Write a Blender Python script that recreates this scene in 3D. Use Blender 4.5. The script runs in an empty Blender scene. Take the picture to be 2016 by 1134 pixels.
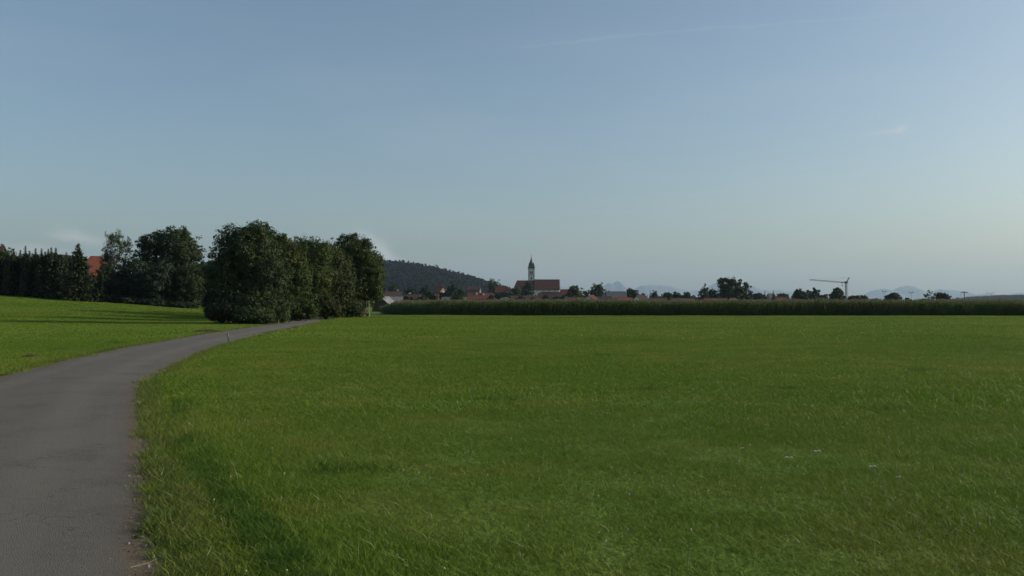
import bpy, math, random
import numpy as np

R = math.radians
rng = np.random.default_rng(7)
random.seed(7)
sc = bpy.context.scene
COL = sc.collection

# ------------------------------------------------------------------ camera
F, CX, HY, EYE = 1746.0, 1008.0, 602.0, 1.6        # focal length in photo pixels, image centre, horizon row, eye height
cam_d = bpy.data.cameras.new("camera")
cam_d.sensor_width = 36.0
cam_d.lens = F / 2016.0 * 36.0
cam_d.clip_start = 0.1
cam_d.clip_end = 60000
cam = bpy.data.objects.new("camera", cam_d)
COL.objects.link(cam)
cam.location = (0, 0, EYE)
cam.rotation_euler = (R(90) + math.atan(35 / F), 0, 0)
sc.camera = cam

# ------------------------------------------------------------------ sky, sun, exposure
SUN_AZ, SUN_EL = R(84), R(22)       # azimuth clockwise from the view direction (+Y), elevation
SKY_STRENGTH = 0.13
SUN_STRENGTH = 4.4
EXPOSURE = -0.04
world = bpy.data.worlds.new("World")
sc.world = world
world.use_nodes = True
wn, wl = world.node_tree.nodes, world.node_tree.links
wn.clear()
w_out = wn.new("ShaderNodeOutputWorld")
w_bg = wn.new("ShaderNodeBackground")
w_bg.inputs["Strength"].default_value = SKY_STRENGTH
sky = wn.new("ShaderNodeTexSky")
sky.sky_type = 'NISHITA'
sky.sun_disc = False
sky.sun_elevation = SUN_EL
sky.sun_rotation = SUN_AZ
sky.altitude = 500
sky.air_density = 1.0
sky.dust_density = 4.0
sky.ozone_density = 0.9
wl.new(w_bg.outputs[0], w_out.inputs[0])


def wmath(op, a, b=None, c=None):
    n = wn.new("ShaderNodeMath")
    n.operation = op
    for i, v in enumerate((a, b, c)):
        if v is None:
            continue
        if isinstance(v, (int, float)):
            n.inputs[i].default_value = v
        else:
            wl.new(v, n.inputs[i])
    return n.outputs[0]


# thin fair-weather clouds, laid out by direction in the sky: tangent of azimuth (u) and of elevation (v)
w_tc = wn.new("ShaderNodeTexCoord")
w_sep = wn.new("ShaderNodeSeparateXYZ")
wl.new(w_tc.outputs["Generated"], w_sep.inputs[0])
w_y = wmath('MAXIMUM', w_sep.outputs[1], 0.05)
w_u = wmath('DIVIDE', w_sep.outputs[0], w_y)
w_v = wmath('DIVIDE', w_sep.outputs[2], w_y)
w_nz = wn.new("ShaderNodeTexNoise")
w_nz.inputs["Scale"].default_value = 38
w_nz.inputs["Detail"].default_value = 5
wl.new(w_tc.outputs["Generated"], w_nz.inputs["Vector"])
w_nf = wmath('SUBTRACT', w_nz.outputs[0], 0.5)
cloud = None
# px, py (photo), half length, half thickness, tilt, strength
for (px, py, a, b, tilt, s) in [(118, 464, 26, 6, -8, .24), (158, 468, 42, 10, -20, .36), (60, 492, 60, 9, -4, .34),
                                (742, 485, 40, 13, -44, .48), (775, 512, 40, 9, -15, .30),
                                (1745, 260, 40, 4.5, 8, .20), (1776, 251, 15, 7, 20, .28),
                                (1190, 72, 230, 3.0, 6, .06), (1560, 42, 230, 3.0, 4, .05)]:
    du = wmath('SUBTRACT', w_u, (px - CX) / F)
    dv = wmath('SUBTRACT', w_v, (HY - py) / F)
    du = wmath('ADD', du, wmath('MULTIPLY', w_nf, 0.022))
    dv = wmath('ADD', dv, wmath('MULTIPLY', w_nf, 0.011))
    ct, st = math.cos(R(tilt)), math.sin(R(tilt))
    p = wmath('MULTIPLY', wmath('ADD', wmath('MULTIPLY', du, ct), wmath('MULTIPLY', dv, st)), F / a)
    q = wmath('MULTIPLY', wmath('SUBTRACT', wmath('MULTIPLY', dv, ct), wmath('MULTIPLY', du, st)), F / b)
    r2 = wmath('ADD', wmath('POWER', wmath('ABSOLUTE', p), 2), wmath('POWER', wmath('ABSOLUTE', q), 2))
    g = wmath('MULTIPLY', wmath('EXPONENT', wmath('MULTIPLY', r2, -1.0)), s)
    cloud = g if cloud is None else wmath('ADD', cloud, g)
# faint cirrus everywhere
w_ci = wn.new("ShaderNodeTexNoise")
w_ci.inputs["Scale"].default_value = 3.2
w_ci.inputs["Detail"].default_value = 6
w_ci.inputs["Roughness"].default_value = .6
w_mp = wn.new("ShaderNodeMapping")
w_mp.inputs["Scale"].default_value = (1, .6, 5)
w_mp.inputs["Rotation"].default_value = (.2, .1, .4)
wl.new(w_tc.outputs["Generated"], w_mp.inputs[0])
wl.new(w_mp.outputs[0], w_ci.inputs["Vector"])
cirr = wmath('MULTIPLY', wmath('MAXIMUM', wmath('SUBTRACT', w_ci.outputs[0], 0.5), 0), 0.22)
cloud = wmath('MINIMUM', wmath('ADD', cloud, cirr), 1.0)
w_mix = wn.new("ShaderNodeMix")
w_mix.data_type = 'RGBA'
wl.new(cloud, w_mix.inputs["Factor"])
w_tone = wn.new("ShaderNodeMix")
w_tone.data_type = 'RGBA'
w_tone.blend_type = 'MULTIPLY'
w_tone.inputs["Factor"].default_value = 1.0
w_tone.inputs["B"].default_value = (.955, 1.035, 1.04, 1)     # white balance of the sky
wl.new(sky.outputs[0], w_tone.inputs["A"])
wl.new(w_tone.outputs["Result"], w_mix.inputs["A"])
w_mix.inputs["B"].default_value = (5.6, 5.3, 5.1, 1)
wl.new(w_mix.outputs["Result"], w_bg.inputs["Color"])

sun_d = bpy.data.lights.new("sun", 'SUN')
sun_d.energy = SUN_STRENGTH
sun_d.angle = R(0.5)
sun_d.color = (1.0, 0.90, 0.76)
sun = bpy.data.objects.new("sun", sun_d)
COL.objects.link(sun)
sun.rotation_euler = (R(90) - SUN_EL, 0, math.pi - SUN_AZ)   # lamp looks down -Z; tilted so it comes from the sun's azimuth
sun.location = (60, 20, 60)

vs = sc.view_settings
vs.view_transform = 'Standard'
vs.look = 'None'
vs.gamma = 1.0
vs.use_curve_mapping = False
vs.exposure = EXPOSURE
sc.render.engine = 'CYCLES'
cy = sc.cycles
cy.use_denoising = True
cy.max_bounces = 4
cy.diffuse_bounces = 2
cy.glossy_bounces = 2
cy.transmission_bounces = 3
cy.volume_bounces = 0
cy.transparent_max_bounces = 4
cy.sample_clamp_indirect = 4.0
cy.caustics_reflective = False
cy.caustics_refractive = False

# ------------------------------------------------------------------ helpers


def P(px, py, d):
    return np.array([(px - CX) / F * d, d, EYE + (HY - py) / F * d])


def setp(o, label=None, cat=None, group=None, kind=None):
    if label:
        o["label"] = label
    if cat:
        o["category"] = cat
    if group:
        o["group"] = group
    if kind:
        o["kind"] = kind
    return o


def link(name, me, parent=None):
    o = bpy.data.objects.new(name, me)
    COL.objects.link(o)
    if parent is not None:
        o.parent = parent
    return o


def empty(name, loc, rz=0.0):
    o = bpy.data.objects.new(name, None)
    o.empty_display_size = 0.3
    COL.objects.link(o)
    o.location = [float(v) for v in loc]
    o.rotation_euler = (0, 0, rz)
    return o


class MB:
    """collects vertices and faces for one mesh"""

    def __init__(self):
        self.v, self.f, self.n = [], [], 0

    def add(self, verts, faces):
        verts = np.asarray(verts, float).reshape(-1, 3)
        self.v.append(verts)
        self.f += [tuple(i + self.n for i in f) for f in faces]
        self.n += len(verts)
        return self

    def box(self, c, s, rz=0.0, taper=1.0):
        x, y, z = s[0] / 2, s[1] / 2, s[2] / 2
        t = taper
        v = np.array([[-x, -y, -z], [x, -y, -z], [x, y, -z], [-x, y, -z],
                      [-x * t, -y * t, z], [x * t, -y * t, z], [x * t, y * t, z], [-x * t, y * t, z]])
        if rz:
            cs, sn = math.cos(rz), math.sin(rz)
            v[:, :2] = v[:, :2] @ np.array([[cs, sn], [-sn, cs]])
        return self.add(v + np.array(c), [(3, 2, 1, 0), (4, 5, 6, 7), (0, 1, 5, 4), (1, 2, 6, 5), (2, 3, 7, 6), (3, 0, 4, 7)])

    def tube(self, pts, rad, sides=6, cap=True):
        pts = np.asarray(pts, float)
        rad = np.broadcast_to(np.asarray(rad, float), (len(pts),))
        rings = []
        for i in range(len(pts)):
            a = pts[max(i - 1, 0)]
            b = pts[min(i + 1, len(pts) - 1)]
            t = b - a
            t = t / (np.linalg.norm(t) + 1e-9)
            ref = np.array([1., 0, 0]) if abs(t[2]) > .9 else np.array([0, 0, 1.])
            u = np.cross(ref, t)
            u /= np.linalg.norm(u) + 1e-9
            w = np.cross(t, u)
            ang = np.arange(sides) / sides * 2 * math.pi
            rings.append(pts[i] + rad[i] * (np.cos(ang)[:, None] * u + np.sin(ang)[:, None] * w))
        fs = []
        for i in range(len(pts) - 1):
            for k in range(sides):
                k2 = (k + 1) % sides
                fs.append((i * sides + k, i * sides + k2, (i + 1) * sides + k2, (i + 1) * sides + k))
        if cap:
            fs.append(tuple(reversed(range(sides))))
            fs.append(tuple((len(pts) - 1) * sides + k for k in range(sides)))
        return self.add(np.vstack(rings), fs)

    def lathe(self, c, prof, sides=8, phase=0.0):
        """prof: list of (radius, z)"""
        ang = np.arange(sides) / sides * 2 * math.pi + phase
        vs_, fs = [], []
        for (r, z) in prof:
            vs_.append(np.stack([r * np.cos(ang), r * np.sin(ang), np.full(sides, z)], 1))
        for i in range(len(prof) - 1):
            for k in range(sides):
                k2 = (k + 1) % sides
                fs.append((i * sides + k, i * sides + k2, (i + 1) * sides + k2, (i + 1) * sides + k))
        fs.append(tuple(reversed(range(sides))))
        fs.append(tuple((len(prof) - 1) * sides + k for k in range(sides)))
        return self.add(np.vstack(vs_) + np.array(c), fs)

    def build(self, name, mat, parent=None, off=None, smooth=False):
        me = bpy.data.meshes.new(name)
        v = np.vstack(self.v)
        if off is not None:
            v = v - np.asarray(off, float)
        me.from_pydata(v.tolist(), [], self.f)
        me.update()
        if mat:
            me.materials.append(mat)
        if smooth:
            me.shade_smooth()
        return link(name, me, parent)


def np_mesh(name, verts, faces, mats=(), mat_index=None, attrs=None, smooth=False):
    """fast mesh from arrays; faces (N,k) all of one size"""
    verts = np.ascontiguousarray(verts, dtype=np.float32)
    faces = np.ascontiguousarray(faces, dtype=np.int32)
    me = bpy.data.meshes.new(name)
    me.vertices.add(len(verts))
    me.vertices.foreach_set("co", verts.ravel())
    k = faces.shape[1]
    me.loops.add(faces.size)
    me.loops.foreach_set("vertex_index", faces.ravel())
    me.polygons.add(len(faces))
    me.polygons.foreach_set("loop_start", np.arange(0, faces.size, k, dtype=np.int32))
    me.polygons.foreach_set("loop_total", np.full(len(faces), k, dtype=np.int32))
    for m in mats:
        me.materials.append(m)
    if mat_index is not None:
        me.polygons.foreach_set("material_index", np.ascontiguousarray(mat_index, dtype=np.int32))
    if attrs:
        for nm, (dom, arr) in attrs.items():
            at = me.attributes.new(nm, 'FLOAT', dom)
            at.data.foreach_set("value", np.ascontiguousarray(arr, dtype=np.float32))
    me.update(calc_edges=True)
    me.validate()
    if smooth:
        me.shade_smooth()
    return me


# smooth value noise for shaping terrain
_perm = rng.random((64, 64))


def vnoise(x, y):
    x, y = np.asarray(x, float), np.asarray(y, float)
    xi, yi = np.floor(x).astype(int), np.floor(y).astype(int)
    fx, fy = x - xi, y - yi
    fx, fy = fx * fx * (3 - 2 * fx), fy * fy * (3 - 2 * fy)
    g = lambda a, b: _perm[a % 64, b % 64]
    return (g(xi, yi) * (1 - fx) + g(xi + 1, yi) * fx) * (1 - fy) + (g(xi, yi + 1) * (1 - fx) + g(xi + 1, yi + 1) * fx) * fy


def fbm(x, y, o=4):
    s, a, t = 0, 1., 0
    for i in range(o):
        s = s + a * vnoise(x * 2 ** i + 17 * i, y * 2 ** i + 9 * i)
        t += a
        a *= .5
    return s / t


def sstep(a, b, x):
    t = np.clip((np.asarray(x, float) - a) / (b - a), 0, 1)
    return t * t * (3 - 2 * t)


# ------------------------------------------------------------------ materials
MATS = {}


def mat(name, base, rough=.8, spec=.2, noise=None, bump=None, metallic=0.0):
    """procedural material: base colour, optional list of (scale, strength, colour) noise layers, optional (scale, dist) bump"""
    m = bpy.data.materials.new(name)
    m.use_nodes = True
    nt = m.node_tree
    b = nt.nodes["Principled BSDF"]
    b.inputs["Roughness"].default_value = rough
    b.inputs["Specular IOR Level"].default_value = spec
    b.inputs["Metallic"].default_value = metallic
    b.inputs["Base Color"].default_value = (*base, 1)
    geo = nt.nodes.new("ShaderNodeNewGeometry")
    cur = None
    for (scale, lo, hi, colr) in (noise or []):
        nz = nt.nodes.new("ShaderNodeTexNoise")
        if isinstance(scale, tuple):
            mp = nt.nodes.new("ShaderNodeMapping")
            mp.inputs["Scale"].default_value = scale
            nt.links.new(geo.outputs["Position"], mp.inputs[0])
            nt.links.new(mp.outputs[0], nz.inputs["Vector"])
            nz.inputs["Scale"].default_value = 1
        else:
            nt.links.new(geo.outputs["Position"], nz.inputs["Vector"])
            nz.inputs["Scale"].default_value = scale
        nz.inputs["Detail"].default_value = 4
        mr = nt.nodes.new("ShaderNodeMapRange")
        mr.inputs["From Min"].default_value = lo
        mr.inputs["From Max"].default_value = hi
        nt.links.new(nz.outputs[0], mr.inputs["Value"])
        mx = nt.nodes.new("ShaderNodeMix")
        mx.data_type = 'RGBA'
        nt.links.new(mr.outputs[0], mx.inputs["Factor"])
        if cur is None:
            mx.inputs["A"].default_value = (*base, 1)
        else:
            nt.links.new(cur, mx.inputs["A"])
        mx.inputs["B"].default_value = (*colr, 1)
        cur = mx.outputs["Result"]
    if cur is not None:
        nt.links.new(cur, b.inputs["Base Color"])
    if bump:
        nz = nt.nodes.new("ShaderNodeTexNoise")
        nz.inputs["Scale"].default_value = bump[0]
        nz.inputs["Detail"].default_value = 5
        nt.links.new(geo.outputs["Position"], nz.inputs["Vector"])
        bp = nt.nodes.new("ShaderNodeBump")
        bp.inputs["Distance"].default_value = bump[1]
        nt.links.new(nz.outputs[0], bp.inputs["Height"])
        nt.links.new(bp.outputs[0], b.inputs["Normal"])
    MATS[name] = m
    return m


def leaf_mat(name, dark, light, patch, patch_scale=.25, transl=.25, rough=.55, patch2=None, scale2=.06):
    """foliage: colour runs dark..light with the leaf's own 'tint', and towards 'patch' in large patches"""
    m = bpy.data.materials.new(name)
    m.use_nodes = True
    nt = m.node_tree
    N, L = nt.nodes, nt.links
    b = N["Principled BSDF"]
    b.inputs["Roughness"].default_value = rough
    b.inputs["Specular IOR Level"].default_value = .10
    out = N["Material Output"]
    at = N.new("ShaderNodeAttribute")
    at.attribute_name = "tint"
    mx = N.new("ShaderNodeMix")
    mx.data_type = 'RGBA'
    L.new(at.outputs["Fac"], mx.inputs["Factor"])
    mx.inputs["A"].default_value = (*dark, 1)
    mx.inputs["B"].default_value = (*light, 1)
    cur = mx.outputs["Result"]
    geo = N.new("ShaderNodeNewGeometry")
    for (pc, ps) in ((patch, patch_scale), (patch2, scale2)):
        if pc is None:
            continue
        nz = N.new("ShaderNodeTexNoise")
        nz.inputs["Scale"].default_value = ps
        nz.inputs["Detail"].default_value = 3
        L.new(geo.outputs["Position"], nz.inputs["Vector"])
        mr = N.new("ShaderNodeMapRange")
        mr.inputs["From Min"].default_value = .42
        mr.inputs["From Max"].default_value = .68
        mr.inputs["To Max"].default_value = .75
        L.new(nz.outputs[0], mr.inputs["Value"])
        m2 = N.new("ShaderNodeMix")
        m2.data_type = 'RGBA'
        L.new(mr.outputs[0], m2.inputs["Factor"])
        L.new(cur, m2.inputs["A"])
        m2.inputs["B"].default_value = (*pc, 1)
        cur = m2.outputs["Result"]
    L.new(cur, b.inputs["Base Color"])
    tr = N.new("ShaderNodeBsdfTranslucent")
    L.new(cur, tr.inputs["Color"])
    ms = N.new("ShaderNodeMixShader")
    ms.inputs[0].default_value = transl
    L.new(b.outputs[0], ms.inputs[1])
    L.new(tr.outputs[0], ms.inputs[2])
    L.new(ms.outputs[0], out.inputs["Surface"])
    MATS[name] = m
    return m


GRASS_D, GRASS_L, GRASS_P, GRASS_Q = (.078, .142, .014), (.160, .232, .030), (.182, .208, .038), (.083, .164, .014)
M_blade = leaf_mat("grass_blade", GRASS_D, GRASS_L, GRASS_P, .55, .35, .45, GRASS_Q, .07)
M_lush_shade = leaf_mat("lush_shade_blade", (.036, .085, .012), (.072, .140, .018), (.066, .12, .016), .8, .3)
M_straw = leaf_mat("dry_straw", (.42, .36, .20), (.62, .58, .42), (.5, .5, .4), 3, .2)
M_verge_blade = leaf_mat("verge_blade", (.056, .098, .016), (.125, .170, .034), (.14, .14, .042), 1.6, .3)
M_ground = mat("meadow_soil", (.086, .142, .018), .9, .1,
               [(.55, .42, .68, (.118, .156, .026)), (.07, .42, .68, (.070, .134, .015)), (9, .45, .7, (.055, .095, .015))], (14, .04))
M_road = mat("asphalt", (.096, .087, .076), .88, .2,
             [((.5, .16, 1), .38, .66, (.116, .105, .090)), (.9, .50, .66, (.076, .068, .060)), (6, .52, .72, (.118, .106, .090)), (45, .45, .72, (.128, .116, .100)), (120, .52, .70, (.045, .042, .038)), (230, .56, .68, (.20, .185, .16))], (140, .014))


def road_edge(m):
    """asphalt gives way to brown crumbs and earth past its ragged edge"""
    nt = m.node_tree
    N, L = nt.nodes, nt.links
    b = N["Principled BSDF"]
    asphalt = b.inputs["Base Color"].links[0].from_socket
    geo = N.new("ShaderNodeNewGeometry")
    at = N.new("ShaderNodeAttribute")
    at.attribute_name = "off"

    def mth(op, x, y):
        n = N.new("ShaderNodeMath")
        n.operation = op
        for i, v in enumerate((x, y)):
            if isinstance(v, (int, float)):
                n.inputs[i].default_value = v
            else:
                L.new(v, n.inputs[i])
        return n.outputs[0]

    def nz(scale, detail=4):
        n = N.new("ShaderNodeTexNoise")
        n.inputs["Scale"].default_value = scale
        n.inputs["Detail"].default_value = detail
        L.new(geo.outputs["Position"], n.inputs["Vector"])
        return n.outputs[0]

    def ramp(v, lo, hi):
        n = N.new("ShaderNodeMapRange")
        n.inputs["From Min"].default_value = lo
        n.inputs["From Max"].default_value = hi
        L.new(v, n.inputs["Value"])
        return n.outputs[0]

    def mix(f, A, B):
        n = N.new("ShaderNodeMix")
        n.data_type = 'RGBA'
        L.new(f, n.inputs["Factor"])
        for k, v in (("A", A), ("B", B)):
            if isinstance(v, tuple):
                n.inputs[k].default_value = (*v, 1)
            else:
                L.new(v, n.inputs[k])
        return n.outputs["Result"]
    d = mth('ABSOLUTE', at.outputs["Fac"], 0)
    d = mth('ADD', d, mth('MULTIPLY', mth('SUBTRACT', nz(2.2, 5), .5), .22))
    d = mth('ADD', d, mth('MULTIPLY', mth('SUBTRACT', nz(26, 4), .5), .16))
    dirt = mix(ramp(nz(14), .42, .62), (.098, .076, .052), (.150, .104, .066))
    dirt = mix(ramp(nz(60), .55, .66), dirt, (.21, .175, .13))
    dirt = mix(ramp(nz(38), .56, .68), dirt, (.040, .035, .028))
    worn = mix(mth('MULTIPLY', ramp(d, 1.28, 1.5), .5), asphalt, (.100, .085, .068))
    # two paler wheel tracks and hairline cracks
    tr_ = mth('ABSOLUTE', mth('SUBTRACT', mth('ABSOLUTE', mth('ADD', at.outputs["Fac"], mth('MULTIPLY', nz(.5), .25)), 0), .78), 0)
    worn = mix(mth('MULTIPLY', ramp(tr_, .42, .08), .40), worn, (.150, .136, .116))
    vo = N.new("ShaderNodeTexVoronoi")
    vo.feature = 'DISTANCE_TO_EDGE'
    vo.inputs["Scale"].default_value = .75
    wv = N.new("ShaderNodeVectorMath")
    wv.operation = 'ADD'
    nv = N.new("ShaderNodeTexNoise")
    nv.inputs["Scale"].default_value = 2.5
    nv.inputs["Detail"].default_value = 5
    L.new(geo.outputs["Position"], nv.inputs["Vector"])
    L.new(geo.outputs["Position"], wv.inputs[0])
    L.new(nv.outputs["Color"], wv.inputs[1])
    L.new(wv.outputs[0], vo.inputs["Vector"])
    worn = mix(mth('MULTIPLY', mth('MULTIPLY', ramp(vo.outputs["Distance"], .010, .003), ramp(nz(.35), .48, .6)), .45), worn, (.035, .032, .028))
    col = mix(ramp(d, 1.46, 1.54), worn, dirt)
    L.new(col, b.inputs["Base Color"])


road_edge(M_road)
M_verge = mat("verge_dirt", (.115, .092, .064), .95, .1,
              [(5, .42, .62, (.165, .125, .08)), (30, .5, .68, (.07, .06, .045)), (60, .55, .7, (.24, .2, .15))], (40, .02))
M_pebble = mat("pebble_stone", (.20, .18, .155), .9, .2, [(30, .4, .7, (.1, .09, .08))])
M_soil = mat("dark_soil", (.035, .028, .018), .95, .1, [(6, .4, .7, (.06, .05, .025))], (12, .05))
M_bark = mat("bark", (.075, .06, .045), .9, .1, [(3, .4, .7, (.04, .034, .028))], (12, .02))
M_birchbark = mat("birch_bark", (.55, .53, .48), .8, .2, [((3, 3, 9), .52, .6, (.09, .08, .07))])
M_palebark = mat("pale_bark", (.22, .19, .15), .85, .2, [(4, .45, .65, (.10, .085, .07))])
M_leafA = leaf_mat("leaf_dark_green", (.019, .034, .017), (.046, .072, .027), (.046, .064, .020), .35, .24)
M_leafB = leaf_mat("leaf_mid_green", (.025, .045, .014), (.058, .090, .022), (.058, .068, .019), .4, .26)
M_leafO = leaf_mat("leaf_olive", (.024, .036, .013), (.050, .068, .018), (.044, .044, .017), .4, .22)
M_leafT = leaf_mat("leaf_blue_green", (.013, .027, .018), (.030, .050, .026), (.025, .038, .018), .4, .18)
M_leafbirch = leaf_mat("leaf_birch", (.035, .055, .022), (.080, .105, .042), (.070, .085, .030), .5, .3)
M_needle = leaf_mat("needles_dark", (.012, .022, .010), (.028, .046, .018), (.024, .030, .012), .5, .1)
M_corn = leaf_mat("corn_leaf", (.085, .135, .045), (.185, .255, .085), (.17, .19, .075), .3, .5)
M_tassel = leaf_mat("corn_tassel", (.115, .090, .062), (.21, .165, .115), (.165, .125, .09), .4, .25)
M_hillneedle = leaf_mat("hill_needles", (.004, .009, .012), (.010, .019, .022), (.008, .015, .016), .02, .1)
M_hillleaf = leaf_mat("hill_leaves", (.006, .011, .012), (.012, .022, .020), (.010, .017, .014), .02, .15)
M_churchroof = mat("church_tiles", (.086, .040, .037), .85, .12, [(.8, .35, .7, (.066, .033, .033))])
M_flower = leaf_mat("magenta_blossom", (.14, .025, .06), (.28, .05, .12), (.2, .04, .1), 2, .2)
M_clover = mat("clover_head", (.34, .32, .26), .8, .2, [(120, .4, .7, (.34, .28, .24))])
M_white = mat("white_render", (.62, .60, .56), .85, .2, [(.5, .4, .75, (.5, .48, .45))])
M_cream = mat("cream_render", (.15, .128, .11), .9, .15, [(.5, .4, .75, (.12, .105, .092))])
M_greywall = mat("grey_render", (.28, .28, .27), .9, .2, [(.5, .4, .75, (.22, .22, .21))])
M_wood = mat("weathered_wood", (.085, .062, .045), .9, .1, [((8, 8, .6), .4, .7, (.05, .04, .03))])
M_darkboard = mat("dark_boards", (.026, .024, .022), .9, .1, [(2, .4, .7, (.018, .017, .016))])
M_palewood = mat("pale_wood", (.36, .30, .23), .85, .15, [((20, 20, 1.5), .4, .7, (.22, .18, .14))])
M_stakedark = mat("stake_wood", (.13, .115, .09), .9, .1, [((40, 40, 3), .4, .7, (.07, .06, .05))])
M_redroof = mat("red_tiles", (.115, .045, .036), .85, .12, [(1.2, .35, .7, (.085, .035, .03)), ((.1, .1, 6), .4, .6, (.10, .040, .033))])
M_brightroof = mat("bright_red_tiles", (.20, .066, .038), .85, .12, [(1.2, .35, .7, (.16, .052, .032))])
M_brownroof = mat("brown_tiles", (.074, .044, .040), .85, .12, [(1.2, .35, .7, (.058, .036, .034))])
M_greyroof = mat("slate_roof", (.085, .085, .09), .7, .3, [(1.2, .35, .7, (.06, .06, .065))])
M_tinroof = mat("sheet_metal_roof", (.16, .175, .175), .6, .25, [((2, .2, 1), .4, .7, (.125, .135, .135))])
M_copper = mat("spire_slate", (.075, .078, .078), .6, .3, [(.8, .4, .7, (.05, .055, .055))])
M_glass = mat("dark_pane", (.02, .023, .028), .15, .5)
M_steel = mat("crane_steel", (.065, .058, .05), .6, .4)
M_pole = mat("pole_timber", (.05, .042, .035), .85, .2)
M_galv = mat("galvanised_pole", (.30, .31, .32), .5, .4)
M_gold = mat("gilded_cross", (.18, .14, .06), .4, .5)
M_sign = mat("sign_white", (.62, .66, .64), .5, .4)
M_signdark = mat("sign_face", (.03, .045, .035), .6, .3)
M_film = mat("tunnel_film", (.30, .33, .26), .5, .4, [(.6, .4, .7, (.24, .27, .2))])
M_hazerock = mat("hazed_rock", (.075, .10, .125), .95, .1, [(.002, .4, .65, (.06, .075, .055)), (.008, .5, .7, (.16, .155, .15))])  # distance haze put into the bluish base colour
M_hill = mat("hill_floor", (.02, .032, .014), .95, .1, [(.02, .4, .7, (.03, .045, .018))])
M_dryleaf = mat("dry_leaf", (.36, .35, .28), .7, .3, [(40, .4, .7, (.24, .23, .17))])

# ------------------------------------------------------------------ ground
ROAD = np.array([(2.0, -10), (-1.65, 0), (-3.9, 5.25), (-5.35, 8.65), (-7.7, 14.1), (-9.55, 19.1), (-11.95, 28.5), (-13.85, 38.3),
                 (-16.9, 58), (-20.2, 84.6), (-22.7, 100), (-24.6, 115), (-25.9, 132), (-26.2, 150), (-24.6, 161), (-20.5, 165.5), (-15, 161), (-8.5, 152)])


def catmull(pts, n=10):
    pts = np.asarray(pts, float)
    ext = np.vstack([2 * pts[0] - pts[1], pts, 2 * pts[-1] - pts[-2]])
    out = []
    for i in range(1, len(ext) - 2):
        p0, p1, p2, p3 = ext[i - 1:i + 3]
        t = np.linspace(0, 1, n, endpoint=False)[:, None]
        out.append(.5 * ((2 * p1) + (p2 - p0) * t + (2 * p0 - 5 * p1 + 4 * p2 - p3) * t ** 2 + (-p0 + 3 * p1 - 3 * p2 + p3) * t ** 3))
    out.append(pts[-1:])
    return np.vstack(out)


ROADC = catmull(ROAD, 12)
_dR = np.gradient(ROADC, axis=0)
_dR /= np.linalg.norm(_dR, axis=1)[:, None]
ROADN = np.stack([_dR[:, 1], -_dR[:, 0]], 1)      # points to the right of travel
HALF = 1.58


def road_dist(x, y):
    x, y = np.asarray(x, float), np.asarray(y, float)
    shp = x.shape
    p = np.stack([x.ravel(), y.ravel()], 1)
    best = np.full(len(p), 1e9)
    side = np.zeros(len(p))
    for s in range(0, len(ROADC), 40):
        c = ROADC[s:s + 40]
        d = np.linalg.norm(p[:, None, :] - c[None], axis=2)
        k = d.argmin(1)
        dm = d[np.arange(len(p)), k]
        rel = p - c[k]
        sg = (rel * ROADN[s:s + 40][k]).sum(1)
        u = dm < best
        best[u] = dm[u]
        side[u] = sg[u]
    # distance across the line is close to the signed offset when near the road
    near = best < 4
    best[near] = np.abs(side[near]) * .75 + best[near] * .25
    return best.reshape(shp), side.reshape(shp)


RUT = catmull(np.array([(-.9, 4.3), (-1.38, 5.5), (-1.75, 6.3), (-2.15, 7.1), (-2.95, 8.65), (-3.75, 10.4), (-4.7, 12.6), (-5.6, 15)]), 8)


def rut_dist(x, y):
    p = np.stack([np.ravel(x), np.ravel(y)], 1)
    return np.linalg.norm(p[:, None] - RUT[None], axis=2).min(1).reshape(np.shape(x))


def height(x, y):
    x, y = np.asarray(x, float), np.asarray(y, float)
    a = np.clip((-x - 31) / 52, 0, 2.2)
    a = np.where(a < .15, a * a / .3, a - .075)
    h = 3.55 * a * sstep(45, 140, y)
    # slight swell of the right-hand meadow that hides the far bend of the road
    h = h + .20 * np.exp(-((y - 126) / 11.0) ** 2) * sstep(-25.0, -20.5, x) * (1 - sstep(-12, 2, x) * .8)
    h = h + .10 * (fbm(x * .05 + 5, y * .05) - .5) * np.clip((np.hypot(x, y) - 8) / 30, 0, 1) * (1 - sstep(120, 160, y))
    return h


def ground_h(x, y):
    """meadow height with the road bed pressed in"""
    h = height(x, y)
    return h


def axis(lims, steps):
    out = [lims[0]]
    for a, b, s in steps:
        n = max(1, int(round((b - a) / s)))
        out += list(np.linspace(a, b, n + 1)[1:])
    return np.array(out)


gx = axis([-14000], [(-14000, -2000, 1500), (-2000, -400, 200), (-400, -120, 20), (-120, -40, 2.5), (-40, 25, .9), (25, 120, 4),
                     (120, 400, 20), (400, 2000, 200), (2000, 14000, 1500)])
gy = axis([-1500], [(-1500, -100, 200), (-100, -10, 10), (-10, 70, .9), (70, 200, 2.0), (200, 500, 15), (500, 2000, 150), (2000, 23000, 1500)])
GX, GY = np.meshgrid(gx, gy)
GH = ground_h(GX, GY)
rd, rs = road_dist(GX, GY)
GH = GH - .07 * (1 - sstep(1.3, 2.6, rd)) - .06 * np.exp(-(np.where(GY < 16, rut_dist(GX, np.minimum(GY, 30)), 9) / .25) ** 2)
nx, ny = len(gx), len(gy)
idx = np.arange(nx * ny).reshape(ny, nx)
gf = np.stack([idx[:-1, :-1], idx[:-1, 1:], idx[1:, 1:], idx[1:, :-1]], -1).reshape(-1, 4)
g_me = np_mesh("meadow_ground", np.stack([GX.ravel(), GY.ravel(), GH.ravel()], 1), gf, [M_ground], smooth=True)
setp(link("meadow_ground", g_me), "green meadow ground on both sides of the farm road", None, None, "structure")


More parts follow.
